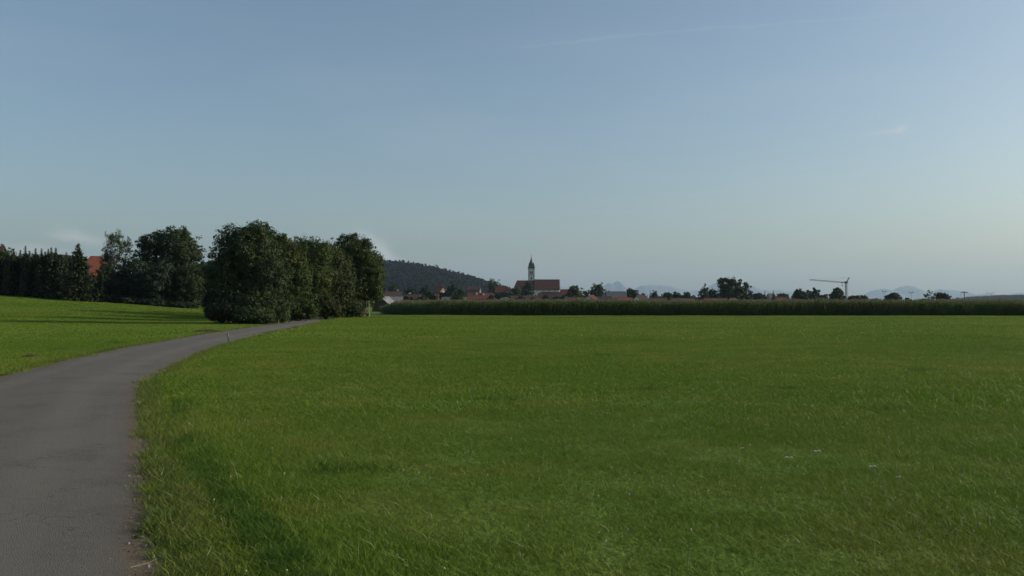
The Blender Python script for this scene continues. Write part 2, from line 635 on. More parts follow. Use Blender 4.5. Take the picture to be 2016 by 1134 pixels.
# road: a crowned sheet
def ribbon(name, offs, zoff, mt, jit=None, z_extra=None):
    rows = []
    for j, o in enumerate(offs):
        oo = np.full(len(ROADC), o)
        if jit is not None:
            oo = oo + jit[j]
        p = ROADC + ROADN * oo[:, None]
        z = ground_h(ROADC[:, 0], ROADC[:, 1]) + zoff[j]
        rows.append(np.column_stack([p, z]))
    v = np.stack(rows, 1)
    n, k = v.shape[:2]
    ii = np.arange(n * k).reshape(n, k)
    f = np.stack([ii[:-1, :-1], ii[:-1, 1:], ii[1:, 1:], ii[1:, :-1]], -1).reshape(-1, 4)
    return np_mesh(name, v.reshape(-1, 3), f, [mt], smooth=True)


ROADC_SAVE = ROADC
edge_j = lambda s, k: s * (fbm(np.arange(len(ROADC)) * .55 + k, np.full(len(ROADC), k * 3.1), 3) - .5)
zj = np.zeros(len(ROADC))
OFFS = [-HALF - .85, -HALF - .45, -HALF - .12, -HALF + .1, -1.0, -.4, .3, 1.0, HALF - .1, HALF + .12, HALF + .45, HALF + .85]
ZOFF = [-.09, -.03, -.012, .0, .022, .035, .036, .022, .0, -.012, -.03, -.09]
r_me = ribbon("road", OFFS, ZOFF, M_road)
r_at = r_me.attributes.new("off", 'FLOAT', 'POINT')
r_at.data.foreach_set("value", np.tile(np.array(OFFS, dtype=np.float32), len(ROADC)))
setp(link("road", r_me), "narrow grey asphalt farm road curving left to the trees", None, None, "structure")


# ------------------------------------------------------------------ far terrain
def heightfield(name, xs, ys, fn, mt):
    X, Y = np.meshgrid(xs, ys)
    Z = fn(X, Y)
    k, l = X.shape
    ii = np.arange(k * l).reshape(k, l)
    f = np.stack([ii[:-1, :-1], ii[:-1, 1:], ii[1:, 1:], ii[1:, :-1]], -1).reshape(-1, 4)
    return np_mesh(name, np.stack([X.ravel(), Y.ravel(), Z.ravel()], 1), f, [mt], smooth=True)


def prof(pts, px):
    a = np.array(pts, float)
    return np.interp(px, a[:, 0], a[:, 1])


# wooded hill behind the village, to the left
HILL_D, HILL_T = 2200.0, 10.0
HILL_P = [(-200, 600), (100, 560), (350, 530), (560, 517), (700, 516), (760, 519), (800, 522), (850, 529), (900, 542), (930, 550), (960, 560), (985, 568), (1010, 577), (1050, 590), (1090, 604)]


def hill_h(X, Y):
    px = CX + F * X / HILL_D
    top = (HY - prof(HILL_P, px)) / F * HILL_D + EYE - HILL_T * 1.0
    t = (Y - HILL_D) / np.where(Y < HILL_D, 750, 700)
    c = np.where(np.abs(t) < 1, .5 + .5 * np.cos(np.clip(t, -1, 1) * math.pi), 0)
    return np.maximum(top, 0) * c * (1 + .10 * (fbm(X * .004, Y * .004) - .5)) - 1.5


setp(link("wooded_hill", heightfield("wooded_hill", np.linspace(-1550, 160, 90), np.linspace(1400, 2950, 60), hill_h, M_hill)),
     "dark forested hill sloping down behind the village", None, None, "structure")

RHILL_D = 3200.0
RHILL_P = [(1830, 604), (1860, 598), (1900, 592), (1930, 588), (1960, 586), (2016, 585), (2120, 580), (2300, 578), (2500, 590), (2600, 604)]


def rhill_h(X, Y):
    px = CX + F * X / RHILL_D
    top = (HY - prof(RHILL_P, px)) / F * RHILL_D + EYE
    t = (Y - RHILL_D) / 900
    c = np.where(np.abs(t) < 1, .5 + .5 * np.cos(np.clip(t, -1, 1) * math.pi), 0)
    return np.maximum(top, 0) * c - 1.5


setp(link("far_hill", heightfield("far_hill", np.linspace(1480, 3000, 70), np.linspace(2250, 4150, 40), rhill_h, M_hill)),
     "low blue wooded hill on the right horizon", None, None, "structure")

ALP_D = 20000.0
ALP_P = [(-900, 590), (-300, 578), (200, 585), (700, 592), (1000, 584), (1060, 575), (1100, 564), (1115, 566), (1135, 575), (1160, 585), (1180, 574), (1190, 560), (1198, 557), (1206, 560),
         (1212, 554), (1217, 552), (1223, 556), (1230, 568), (1245, 574), (1252, 567), (1262, 562), (1280, 560), (1300, 562), (1335, 568), (1365, 573), (1385, 574),
         (1400, 560), (1408, 556), (1416, 560), (1440, 566), (1475, 560), (1485, 564), (1500, 572), (1535, 570), (1560, 576), (1620, 588), (1690, 584), (1715, 574), (1735, 569), (1755, 571),
         (1768, 565), (1785, 562), (1800, 563), (1815, 571), (1835, 572), (1855, 569), (1890, 573), (1920, 582), (1940, 577), (1960, 580), (2050, 572), (2200, 560), (2400, 570), (2700, 560), (2900, 585)]


def alp_h(X, Y):
    px = CX + F * X / ALP_D
    n = fbm(X * .0022, Y * .0013, 5) - .5
    jag = 6.5 * (fbm(X * .0075 + 3, X * 0 + 8, 4) - .5)
    top = (HY + jag - prof(ALP_P, px + 14 * (fbm(X * .0012, Y * .001, 3) - .5) * np.clip(np.abs(Y - ALP_D) / 800, 0, 1))) / F * ALP_D
    t = np.abs(Y - ALP_D) / 2400
    c = np.clip(1 - t, 0, 1) ** 1.15
    return np.maximum(top, 0) * c * (1 + .5 * n * np.clip(t * 5, 0, 1)) - 3 + 8 * n


setp(link("mountains", heightfield("mountains", np.linspace(-13500, 13500, 700), np.concatenate([np.linspace(17600, 19600, 14), np.linspace(19700, 20300, 7), np.linspace(20600, 22400, 7)]), alp_h, M_hazerock)),
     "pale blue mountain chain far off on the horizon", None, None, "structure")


# ------------------------------------------------------------------ scattering with geometry nodes (uncountable growth only)
def scatter(name, pts, rot, scl, pick, protos, label, cat):
    coll = bpy.data.collections.new(name + "_kinds")
    for i, o in enumerate(protos):
        o.name = "%s_kind_%02d" % (name, i)
        coll.objects.link(o)
    me = bpy.data.meshes.new(name)
    n = len(pts)
    me.vertices.add(n)
    me.vertices.foreach_set("co", np.ascontiguousarray(pts, dtype=np.float32).ravel())
    a = me.attributes.new("rot", 'FLOAT_VECTOR', 'POINT')
    a.data.foreach_set("vector", np.ascontiguousarray(rot, dtype=np.float32).ravel())
    a = me.attributes.new("scl", 'FLOAT_VECTOR', 'POINT')
    a.data.foreach_set("vector", np.ascontiguousarray(scl, dtype=np.float32).ravel())
    a = me.attributes.new("pick", 'INT', 'POINT')
    a.data.foreach_set("value", np.ascontiguousarray(pick, dtype=np.int32))
    me.update()
    o = link(name, me)
    ng = bpy.data.node_groups.new(name + "_scatter", 'GeometryNodeTree')
    ng.interface.new_socket("Geometry", in_out='INPUT', socket_type='NodeSocketGeometry')
    ng.interface.new_socket("Geometry", in_out='OUTPUT', socket_type='NodeSocketGeometry')
    gi, go = ng.nodes.new("NodeGroupInput"), ng.nodes.new("NodeGroupOutput")
    iop = ng.nodes.new("GeometryNodeInstanceOnPoints")
    ci = ng.nodes.new("GeometryNodeCollectionInfo")
    ci.inputs["Collection"].default_value = coll
    ci.inputs["Separate Children"].default_value = True
    ci.inputs["Reset Children"].default_value = True
    e2r = ng.nodes.new("FunctionNodeEulerToRotation")

    def attr(nm, ty):
        k = ng.nodes.new("GeometryNodeInputNamedAttribute")
        k.data_type = ty
        k.inputs["Name"].default_value = nm
        return k.outputs["Attribute"]
    lk = ng.links.new
    lk(gi.outputs[0], iop.inputs["Points"])
    lk(ci.outputs[0], iop.inputs["Instance"])
    iop.inputs["Pick Instance"].default_value = True
    lk(attr("pick", 'INT'), iop.inputs["Instance Index"])
    lk(attr("rot", 'FLOAT_VECTOR'), e2r.inputs[0])
    lk(e2r.outputs[0], iop.inputs["Rotation"])
    lk(attr("scl", 'FLOAT_VECTOR'), iop.inputs["Scale"])
    lk(iop.outputs[0], go.inputs[0])
    md = o.modifiers.new("scatter", 'NODES')
    md.node_group = ng
    setp(o, label, cat, None, "stuff")
    return o


def proto(me):
    return bpy.data.objects.new("kind", me)


def blades(n, radius, h0, h1, w, lean, mats, straw=.0, seed=0):
    """a patch of bent grass blades: quad + quad per blade"""
    r = np.random.default_rng(seed)
    a = r.random(n) * 2 * math.pi
    q = radius * np.sqrt(r.random(n))
    base = np.stack([q * np.cos(a), q * np.sin(a), np.full(n, -.015)], 1)
    h = h0 + (h1 - h0) * r.random(n) ** 1.4
    is_s = r.random(n) < straw
    h = np.where(is_s, h * 1.1 + .01, h)
    w_ = np.where(is_s, w * .5, w * (.7 + .6 * r.random(n)))
    d = r.random(n) * 2 * math.pi
    bend = np.stack([np.cos(d), np.sin(d), np.zeros(n)], 1) * (h * lean * (.35 + r.random(n)))[:, None]
    f = r.random(n) * 2 * math.pi
    side = np.stack([np.cos(f), np.sin(f), np.zeros(n)], 1) * (w_ / 2)[:, None]
    up = np.stack([np.zeros(n), np.zeros(n), h], 1)
    mid = base + up * .55 + bend * .3
    tip = base + up + bend
    v = np.stack([base - side, base + side, mid - side * .85, mid + side * .85, tip - side * .12, tip + side * .12], 1)
    i0 = np.arange(n)[:, None] * 6
    fs = np.concatenate([i0 + np.array([0, 1, 3, 2]), i0 + np.array([2, 3, 5, 4])])
    tint = r.random(n)
    return np_mesh("blades", v.reshape(-1, 3), fs, mats, np.tile(is_s.astype(int), 2), {"tint": ('FACE', np.tile(tint, 2))})


near = [proto(blades(280, .30, .018, .062, .0044, 1.3, [M_blade, M_straw], .005, 10 + i)) for i in range(5)]
mid = [proto(blades(270, .62, .026, .072, .011, 1.15, [M_blade, M_straw], .001, 30 + i)) for i in range(4)]
far = [proto(blades(260, 1.7, .035, .095, .034, .7, [M_blade, M_straw], 0, 50 + i)) for i in range(4)]
tuft = [proto(blades(70, .14, .05, .13, .006, .9, [M_verge_blade, M_straw], .015, 70 + i)) for i in range(4)]


def field_points(y0, y1, dens, fade0=0, fade1=0, span=1.45, left_extra=0):
    out = []
    for a in np.arange(y0, y1, max(1.0, (y1 - y0) / 40)):
        b = min(y1, a + max(1.0, (y1 - y0) / 40))
        wd = span * b * .5 + 3
        n = rng.poisson(dens * 2 * wd * (b - a))
        out.append(np.stack([(rng.random(n) * 2 - 1) * wd, a + (b - a) * rng.random(n)], 1))
    return np.vstack(out)


gp, gpick, gscl = [], [], []
for (y0, y1, dens, k0, nk, kind) in [(2.6, 15, 27, 0, 5, 'n'), (12, 46, 8, 5, 4, 'm'), (40, 152, 1.25, 9, 4, 'f')]:
    p = field_points(y0, y1, dens)
    # soft change-over between the kinds
    if kind == 'n':
        keep = rng.random(len(p)) < 1 - sstep(12.5, 15, p[:, 1])
    elif kind == 'm':
        keep = rng.random(len(p)) < sstep(12, 14.5, p[:, 1]) * (1 - sstep(42, 46, p[:, 1]))
    else:
        keep = rng.random(len(p)) < sstep(40, 44, p[:, 1])
    p = p[keep]
    dd, ss = road_dist(p[:, 0], p[:, 1])
    rad = {'n': .16, 'm': .40, 'f': 1.15}[kind]
    edge = HALF + .10 + rad + .22 * (fbm(p[:, 0] * 1.3, p[:, 1] * 1.3, 2) - .5)
    p, dd = p[dd > edge], dd[dd > edge]
    # corn field and its soil stay free
    p = p[(p[:, 1] < 138.5) | (p[:, 0] < -28)]
    s = .80 + .45 * fbm(p[:, 0] * .6 + 3, p[:, 1] * .6, 3) + .25 * rng.random(len(p)) - .1
    hgt = s * (.72 + .75 * fbm(p[:, 0] * .25 + 40, p[:, 1] * .25 + 7, 3))
    if kind == 'n':
        rr = rut_dist(p[:, 0], p[:, 1])
        right = p[:, 0] > np.interp(p[:, 1], RUT[:, 1], RUT[:, 0])
        hgt = hgt * (1 - .75 * np.exp(-(rr / .13) ** 2)) * (1 + np.where(right, .75, .0) * np.exp(-((rr - .26) / .11) ** 2))
        hgt = hgt * (1 + .15 * np.exp(-((dd - HALF - .35) / .25) ** 2))
    gp.append(np.column_stack([p, ground_h(p[:, 0], p[:, 1]) - .004]))
    gpick.append(k0 + rng.integers(0, nk, len(p)))
    gscl.append(np.stack([s, s, hgt], 1))
gp, gpick, gscl = np.vstack(gp), np.concatenate(gpick), np.vstack(gscl)
grot = np.zeros((len(gp), 3))
grot[:, 2] = rng.random(len(gp)) * 2 * math.pi
scatter("meadow_grass", gp, grot, gscl, gpick, near + mid + far, "short green pasture grass covering the whole meadow", "grass")

lush_shade = [proto(blades(90, .15, .05, .12, .006, 1.0, [M_lush_shade, M_straw], .004, 80 + i)) for i in range(3)]
# ragged tufts that creep onto the road's edges
tp = []
for sgn, n0 in ((1, 1200), (-1, 1000)):
    k = (8 + (len(ROADC) - 78) * rng.random(n0) ** 1.8).astype(int)
    o = sgn * (HALF + .07 + np.abs(rng.normal(0, .11, n0)) + .16 * (fbm(k * .8, k * 0 + sgn * 4, 2)))
    q = ROADC[k] + ROADN[k] * o[:, None] + _dR[k] * (rng.random(n0) - .5)[:, None] * 1.2
    tp.append(q)
tp = np.vstack(tp)
ts = .45 + .75 * rng.random(len(tp))
tk = rng.integers(0, 4, len(tp))
# lush tufts, the old wheel rut's shade put into their dark colour, and scattered rank clumps over the pasture
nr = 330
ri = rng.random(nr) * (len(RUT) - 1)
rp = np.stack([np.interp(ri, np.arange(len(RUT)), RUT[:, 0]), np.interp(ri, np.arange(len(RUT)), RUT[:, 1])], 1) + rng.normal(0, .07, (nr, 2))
cl = np.stack([(rng.random(90) * 2 - 1), rng.random(90) ** .6], 1)
cl = np.stack([cl[:, 0] * (.62 * (5 + 60 * cl[:, 1])), 5 + 60 * cl[:, 1]], 1)
cq = (cl[:, None, :] + rng.normal(0, 1, (90, 9, 2)) * np.array([.30, .16])[None, None]).reshape(-1, 2)
dq = road_dist(cq[:, 0], cq[:, 1])[0]
cq = cq[dq > HALF + .9]
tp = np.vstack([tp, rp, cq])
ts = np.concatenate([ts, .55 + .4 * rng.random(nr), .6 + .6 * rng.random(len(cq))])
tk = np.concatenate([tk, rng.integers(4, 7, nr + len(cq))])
trot = np.zeros((len(tp), 3))
trot[:, 2] = rng.random(len(tp)) * 6.28
scatter("verge_grass", np.column_stack([tp, ground_h(tp[:, 0], tp[:, 1]) - .02]), trot, np.stack([ts, ts, ts], 1), tk, tuft + lush_shade,
        "ragged tufts of rank grass along the road edges and tufts coloured as shade in the wheel rut", "grass")


def pebble_mesh(seed):
    r = np.random.default_rng(seed)
    b = MB()
    b.lathe((0, 0, 0), [(.25, -.3), (.9, -.1), (1, .2), (.6, .5), (.15, .6)], 6)
    v = np.vstack(b.v) * (.75 + .5 * r.random((len(b.v[0]), 1))) * np.array([1, .7, .6])
    me = bpy.data.meshes.new("pebble")
    me.from_pydata(v.tolist(), [], b.f)
    me.materials.append(M_pebble)
    return proto(me)


k = rng.integers(9, 60, 420)
pg = ROADC[k] + ROADN[k] * (HALF - .05 + rng.normal(.05, .10, 420))[:, None] + _dR[k] * (rng.random(420) - .5)[:, None] * 1.0
ps = .006 + .012 * rng.random(420) ** 2
scatter("verge_gravel", np.column_stack([pg, ground_h(pg[:, 0], pg[:, 1]) - .004]), rng.random((420, 3)) * 3, np.stack([ps, ps, ps], 1), rng.integers(0, 3, 420),
        [pebble_mesh(i) for i in range(3)], "loose gravel crumbs along the broken road edge", "gravel")


def clover_mesh(seed):
    b = MB()
    b.tube([(0, 0, -.03), (.004, .002, .0)], .0012, 4)
    b.lathe((.004, .002, .004), [(.002, -.006), (.0075, -.002), (.008, .003), (.0045, .008), (.001, .009)], 7)
    me = bpy.data.meshes.new("clover")
    me.from_pydata(np.vstack(b.v).tolist(), [], b.f)
    me.materials.append(M_clover)
    return proto(me)


nf = 650
fy = 4.2 + 14 * rng.random(nf) ** 1.5
fx = (rng.random(nf) * 2 - 1) * fy * .66
ok = (road_dist(fx, fy)[0] > HALF + .5) & (rng.random(nf) < sstep(.36, .62, fbm(fx * .5, fy * .5, 3)))
fx, fy = fx[ok], fy[ok]
nf = len(fx)
fs_ = .45 + .55 * rng.random(nf)
scatter("clover_flowers", np.stack([fx, fy, ground_h(fx, fy) + .03 + .025 * rng.random(nf)], 1), rng.normal(0, .3, (nf, 3)), np.stack([fs_, fs_, fs_], 1), np.zeros(nf, int), [clover_mesh(0)],
        "tiny pale clover heads sprinkled through the near grass", "clover")

# ------------------------------------------------------------------ maize field
def corn_plant(seed):
    r = np.random.default_rng(seed)
    h = 2.05 + .25 * r.random()
    V, Fq, mi, ti = [], [], [], []
    n = 0

    def strip(pts, wid, side, m, t):
        nonlocal n
        for i in range(len(pts)):
            V.append(pts[i] - side * wid[i])
            V.append(pts[i] + side * wid[i])
        for i in range(len(pts) - 1):
            Fq.append((n + 2 * i, n + 2 * i + 1, n + 2 * i + 3, n + 2 * i + 2))
            mi.append(m)
            ti.append(t)
        n += 2 * len(pts)
    for a in (0, 1.57):
        sd = np.array([math.cos(a), math.sin(a), 0])
        strip([np.array([0, 0, -.05]), np.array([0, 0, h])], [.018, .012], sd, 0, .3)
    a0 = r.random() * 6.28
    for i in range(11):
        z = .25 + (h - .4) * i / 10
        a = a0 + i * math.pi + r.normal(0, .35)
        L = (.55 + .35 * math.sin(math.pi * (i + 1) / 12)) * (.85 + .3 * r.random())
        d = np.array([math.cos(a), math.sin(a), 0])
        sd = np.array([-math.sin(a), math.cos(a), 0])
        t = r.random()
        pts = [np.array([0, 0, z]), d * L * .35 + np.array([0, 0, z + L * .42]), d * L * .72 + np.array([0, 0, z + L * .45]), d * L + np.array([0, 0, z + L * .12])]
        strip(pts, [.02, .042, .036, .004], sd, 0, t)
    for i in range(6):
        a = r.random() * 6.28
        sp = .02 if i == 0 else .13
        tip = np.array([math.cos(a) * sp, math.sin(a) * sp, h + .28 + .1 * r.random()])
        sd = np.array([-math.sin(a), math.cos(a), 0])
        strip([np.array([0, 0, h - .03]), (np.array([0, 0, h]) + tip) / 2 + np.array([0, 0, .03]), tip], [.007, .013, .006], sd, 1, r.random())
    return proto(np_mesh("corn", np.array(V), np.array(Fq), [M_corn, M_tassel], mi, {"tint": ('FACE', ti)}))


def corn_front(x):
    return np.where(x < -12, 141.5 + (-12 - x) * 2.2, 141.5 + .012 * (x + 12))


cp = []
for row in range(26):
    step = .17 if row < 12 else .34
    xs = np.arange(-25.5, 125, step)
    xs = xs + rng.normal(0, .04, len(xs))
    ys = corn_front(xs) + row * .75 + rng.normal(0, .06, len(xs))
    cp.append(np.stack([xs, ys], 1))
cp = np.vstack(cp)
for row in range(20):
    xs = np.arange(-25, 125, .8) + rng.normal(0, .2)
    cp = np.vstack([cp, np.stack([xs, corn_front(xs) + 20 + row * 2.5 + rng.normal(0, .3, len(xs))], 1)])
cp = cp[(cp[:, 0] > -26 + .06 * (cp[:, 1] - 165))]
cs = (.93 + .20 * (fbm(cp[:, 0] * .35 + 2, cp[:, 1] * .35, 3) - .3)) * (.62 + .38 * sstep(-25.5, -21, cp[:, 0])) * (.95 + .10 * fbm(cp[:, 0] * .12, cp[:, 1] * .12, 3) + .08 * rng.random(len(cp)))
crot = np.zeros((len(cp), 3))
crot[:, 2] = rng.random(len(cp)) * 6.28
crot[:, :2] = rng.normal(0, .04, (len(cp), 2))
scatter("maize_field", np.column_stack([cp, ground_h(cp[:, 0], cp[:, 1])]), crot, np.stack([cs, cs, cs * (.90 + .14 * rng.random(len(cp)))], 1), rng.integers(0, 6, len(cp)),
        [corn_plant(100 + i) for i in range(6)], "tall dark green maize field with brownish tassels behind the meadow", "maize")


# ------------------------------------------------------------------ trees
def leaf_quads(c, nrm, L, W, r):
    n = len(c)
    t = r.normal(size=(n, 3))
    t -= (t * nrm).sum(1)[:, None] * nrm
    t /= np.linalg.norm(t, axis=1)[:, None] + 1e-9
    b = np.cross(nrm, t)
    L = (L * (.7 + .6 * r.random(n)))[:, None]
    W = (W * (.7 + .6 * r.random(n)))[:, None]
    dr = nrm * L * .12
    v = np.stack([c - t * L * .5 - dr, c + b * W * .5, c + t * L * .5 - dr, c - b * W * .5], 1)
    f = np.arange(n * 4).reshape(n, 4)
    return v.reshape(-1, 3), f


def crown_mesh(lobes, n_leaf, leaf, mt, seed, clump=.55, per=26, shell=.55, droop=0.0, aspect=.6):
    """leaves gathered in clumps that fill a set of ellipsoid lobes (cx,cy,cz,rx,ry,rz), thickest towards the outside"""
    r = np.random.default_rng(seed)
    lob = np.array(lobes, float)
    vol = (lob[:, 3] * lob[:, 4] + lob[:, 4] * lob[:, 5] + lob[:, 3] * lob[:, 5])
    nc = max(8, n_leaf // per)
    which = r.choice(len(lob), nc, p=vol / vol.sum())
    d = r.normal(size=(nc, 3))
    d /= np.linalg.norm(d, axis=1)[:, None]
    rad = shell + (1 - shell) * r.random(nc) ** .7
    rad *= .82 + .48 * r.random(nc) ** 2.6
    c = lob[which, :3] + d * rad[:, None] * lob[which, 3:]
    size = clump * (.45 + .8 * r.random(nc)) * np.clip(1.5 - .62 * rad, .5, 1.1)
    k = r.integers(0, nc, n_leaf)
    off = r.normal(size=(n_leaf, 3))
    off /= np.linalg.norm(off, axis=1)[:, None]
    off *= (r.random(n_leaf) ** .5)[:, None] * size[k][:, None]
    off[:, 2] *= .75
    off[:, 2] -= droop * np.abs(off[:, 0] + off[:, 1]) + droop * .8 * r.random(n_leaf)
    pos = c[k] + off
    cn = d + r.normal(size=(nc, 3)) * .35 + np.array([0, 0, .35])
    oo = off / size[k][:, None]
    nrm = cn[k] * .6 + oo * .8 + r.normal(size=(n_leaf, 3)) * .38
    nrm /= np.linalg.norm(nrm, axis=1)[:, None]
    v, f = leaf_quads(pos, nrm, leaf, leaf * aspect, r)
    ctint = r.random(nc)
    tint = np.clip(.65 * ctint[k] + .35 * r.random(n_leaf), 0, 1)
    return v, f, tint


def broad_tree(name, label, cat, base, lobes, n_leaf, leaf, mt, seed, clump=.55, shell=.55, droop=0., trunk_r=.2, bark=None, group=None, per=26, limbs=6, aspect=.6, part="crown"):
    base = np.array(base, float)
    root = empty(name, base)
    setp(root, label, cat, group)
    v, f, t = crown_mesh(lobes, n_leaf, leaf, mt, seed, clump, per, shell, droop, aspect)
    me = np_mesh(part, v - base, f, [mt], None, {"tint": ('FACE', t)})
    link(part, me, root)
    r = np.random.default_rng(seed + 999)
    lob = np.array(lobes, float)
    top = lob[lob[:, 2].argmax()]
    b = MB()
    mid_ = base + (np.array([top[0], top[1], top[2]]) - base) * .5 + np.array([r.normal(0, .15), r.normal(0, .15), 0])
    b.tube([base + np.array([0, 0, -.15]), base + np.array([0, 0, .5]), mid_, top[:3]], [trunk_r * 1.25, trunk_r, trunk_r * .7, trunk_r * .2], 7)
    for i in range(limbs):
        L = lob[i % len(lob)]
        e = L[:3] + r.normal(size=3) * L[3:] * .5
        s = base + (mid_ - base) * (.45 + .5 * r.random())
        m_ = (s + e) / 2 + np.array([0, 0, .25])
        b.tube([s, m_, e], [trunk_r * .42, trunk_r * .28, trunk_r * .08], 5)
    b.build("trunk", bark or M_bark, root, base, smooth=True)
    return root


def LB(spec, d, depth=1.0):
    """lobes from photo positions (px, py, half width, half height[, distance shift]) at distance d"""
    out = []
    for s in spec:
        dd = d + (s[4] if len(s) > 4 else 0)
        c = P(s[0], s[1], dd)
        rx, rz = s[2] / F * dd, s[3] / F * dd
        out.append((c[0], c[1], c[2], rx, (rx + rz) * .5 * depth, rz))
    return out


def gbase(px, d):
    x = (px - CX) / F * d
    return (x, d, float(ground_h(x, d)))


# --- the clump left of the road
G_A = "trees in the clump beside the road"
broad_tree("broadleaf_tree", "tallest bushy tree at the near left end of the roadside clump", "tree", gbase(478, 82),
           LB([(485, 492, 62, 50), (505, 462, 34, 26), (450, 545, 42, 50), (520, 555, 58, 55), (455, 590, 52, 40, -1), (505, 605, 70, 30, -2), (425, 590, 25, 30)], 82),
           62000, .20, M_leafA, 1, .62, .5, trunk_r=.28, group=G_A)
broad_tree("sparse_tree", "thin feathery tree crown with gaps at the clump's upper left", "tree", gbase(445, 92),
           LB([(432, 475, 18, 30), (425, 500, 14, 20), (445, 455, 18, 14), (445, 520, 20, 40)], 92), 1500, .24, M_leafA, 2, .34, .35, trunk_r=.12, group=G_A, per=9, limbs=12, aspect=.4)
broad_tree("broadleaf_tree", "mid green tree rising behind the tallest tree of the clump", "tree", gbase(552, 94),
           LB([(545, 500, 34, 40), (558, 476, 16, 14), (572, 520, 32, 44), (585, 545, 30, 40), (530, 480, 22, 22), (560, 585, 45, 35)], 94), 36000, .21, M_leafB, 3, .6, .5, trunk_r=.22, group=G_A)
broad_tree("broadleaf_tree", "rounded tree with paired tops in the middle of the clump", "tree", gbase(606, 102),
           LB([(598, 500, 28, 34), (628, 500, 24, 32), (610, 545, 46, 48), (600, 590, 46, 34)], 102), 40000, .22, M_leafB, 4, .65, .5, trunk_r=.24, group=G_A)
broad_tree("olive_tree_crown", "brownish olive tree in the clump's centre, below the skyline", "tree", gbase(645, 106),
           LB([(650, 510, 26, 34), (640, 540, 36, 40), (660, 575, 42, 40), (625, 590, 36, 32), (668, 535, 26, 44, 4)], 106), 38000, .21, M_leafO, 5, .6, .5, trunk_r=.2, group=G_A)
broad_tree("broadleaf_tree", "tall tree with jagged right side at the clump's far right end", "tree", gbase(706, 120),
           LB([(685, 490, 30, 32), (705, 500, 30, 36), (725, 525, 28, 36), (700, 555, 48, 42), (738, 545, 20, 40), (745, 512, 8, 7), (722, 480, 10, 10), (690, 590, 46, 26), (740, 575, 16, 20)], 120),
           50000, .23, M_leafB, 6, .65, .5, trunk_r=.25, bark=M_palebark, group=G_A)
broad_tree("broadleaf_tree", "dark tree half hidden behind the clump's near left end", "tree", gbase(445, 112),
           LB([(432, 548, 28, 44), (470, 535, 40, 55), (450, 590, 50, 26), (520, 545, 40, 50)], 112), 16000, .26, M_leafA, 7, .6, .5, trunk_r=.2, group=G_A)  # added to thicken the clump's shadow band on the meadow
for (px, py, a, b_, d, m_, lab, sd) in [
        (440, 612, 36, 22, 79, M_leafT, "dark shrub under the clump's left end, touching the meadow", 11),
        (500, 622, 40, 17, 77, M_leafA, "low dark shrub at the road bend in front of the tallest tree", 12),
        (540, 614, 30, 26, 84, M_leafA, "shrub hugging the small sign beside the road", 13),
        (592, 608, 34, 22, 92, M_leafB, "green shrub beside the road right of the small sign", 14),
        (640, 606, 34, 22, 101, M_leafO, "olive shrub at the foot of the clump's brownish tree", 15),
        (690, 604, 26, 20, 114, M_leafA, "dark shrub beside the pale two-legged post", 16)]:
    x, y, z = gbase(px, d)
    broad_tree("shrub", lab, "shrub", (x, y, z), LB([(px, py, a, b_), (px - a * .5, py + 4, a * .5, b_ * .7), (px + a * .5, py + 5, a * .5, b_ * .65)], d), 12000, .18, m_, sd, .42, .45, trunk_r=.06, group="shrubs under the roadside clump", part="foliage", limbs=5)
x, y, z = gbase(714, 117.5)
broad_tree("flowering_bush", "small magenta flowering bush at the clump's right foot", "bush", (x, y, z), LB([(714, 614, 6, 6), (709, 616, 4, 4)], 117.5), 500, .12, M_flower, 17, .2, .4, trunk_r=.03, part="foliage", limbs=4)

# --- the group behind the left meadow
G_B = "trees behind the left meadow"
d = 152
broad_tree("birch_tree", "birch with hanging twigs and pale trunk beside the red roof", "tree", gbase(222, d),
           LB([(225, 470, 22, 18), (212, 500, 16, 24), (238, 492, 18, 28), (222, 530, 24, 30), (206, 505, 8, 18), (250, 478, 8, 14), (215, 462, 10, 9)], d), 8000, .25, M_leafbirch, 21, .5, .3, .5, trunk_r=.2, bark=M_birchbark, group=G_B, per=18, limbs=12, aspect=.45)
broad_tree("oak_tree", "broad spreading oak, widest tree behind the left meadow", "tree", gbase(335, d + 4),
           LB([(335, 482, 46, 34), (365, 495, 30, 38), (300, 505, 36, 36), (350, 465, 26, 18), (285, 482, 16, 16), (385, 500, 12, 18), (330, 540, 70, 44), (350, 585, 60, 22), (310, 465, 16, 10), (283, 470, 8, 9)], d + 4), 46000, .31, M_leafA, 22, .72, .5, trunk_r=.4, group=G_B)
broad_tree("broadleaf_tree", "dark tree left of the oak, below the birch", "tree", gbase(245, d - 6),
           LB([(240, 560, 34, 34), (262, 535, 28, 34), (228, 575, 26, 18), (265, 575, 30, 20)], d - 6), 20000, .28, M_leafT, 23, .6, .5, trunk_r=.22, group=G_B)
broad_tree("broadleaf_tree", "blue green tree in front of the oak's middle", "tree", gbase(305, d - 8),
           LB([(300, 565, 36, 36), (318, 540, 24, 26), (300, 588, 36, 14)], d - 8), 20000, .28, M_leafT, 24, .6, .5, trunk_r=.2, group=G_B)
broad_tree("broadleaf_tree", "green tree in front of the oak's right side", "tree", gbase(365, d - 6),
           LB([(365, 562, 34, 40), (385, 560, 22, 42), (350, 585, 32, 18), (380, 592, 26, 14)], d - 6), 20000, .28, M_leafA, 25, .6, .5, trunk_r=.2, group=G_B)
broad_tree("broadleaf_tree", "low tree filling the gap between oak and roadside clump", "tree", gbase(408, d - 2),
           LB([(410, 550, 22, 40), (425, 540, 22, 34), (405, 585, 24, 20)], d - 2), 14000, .28, M_leafA, 26, .55, .5, trunk_r=.18, group=G_B)
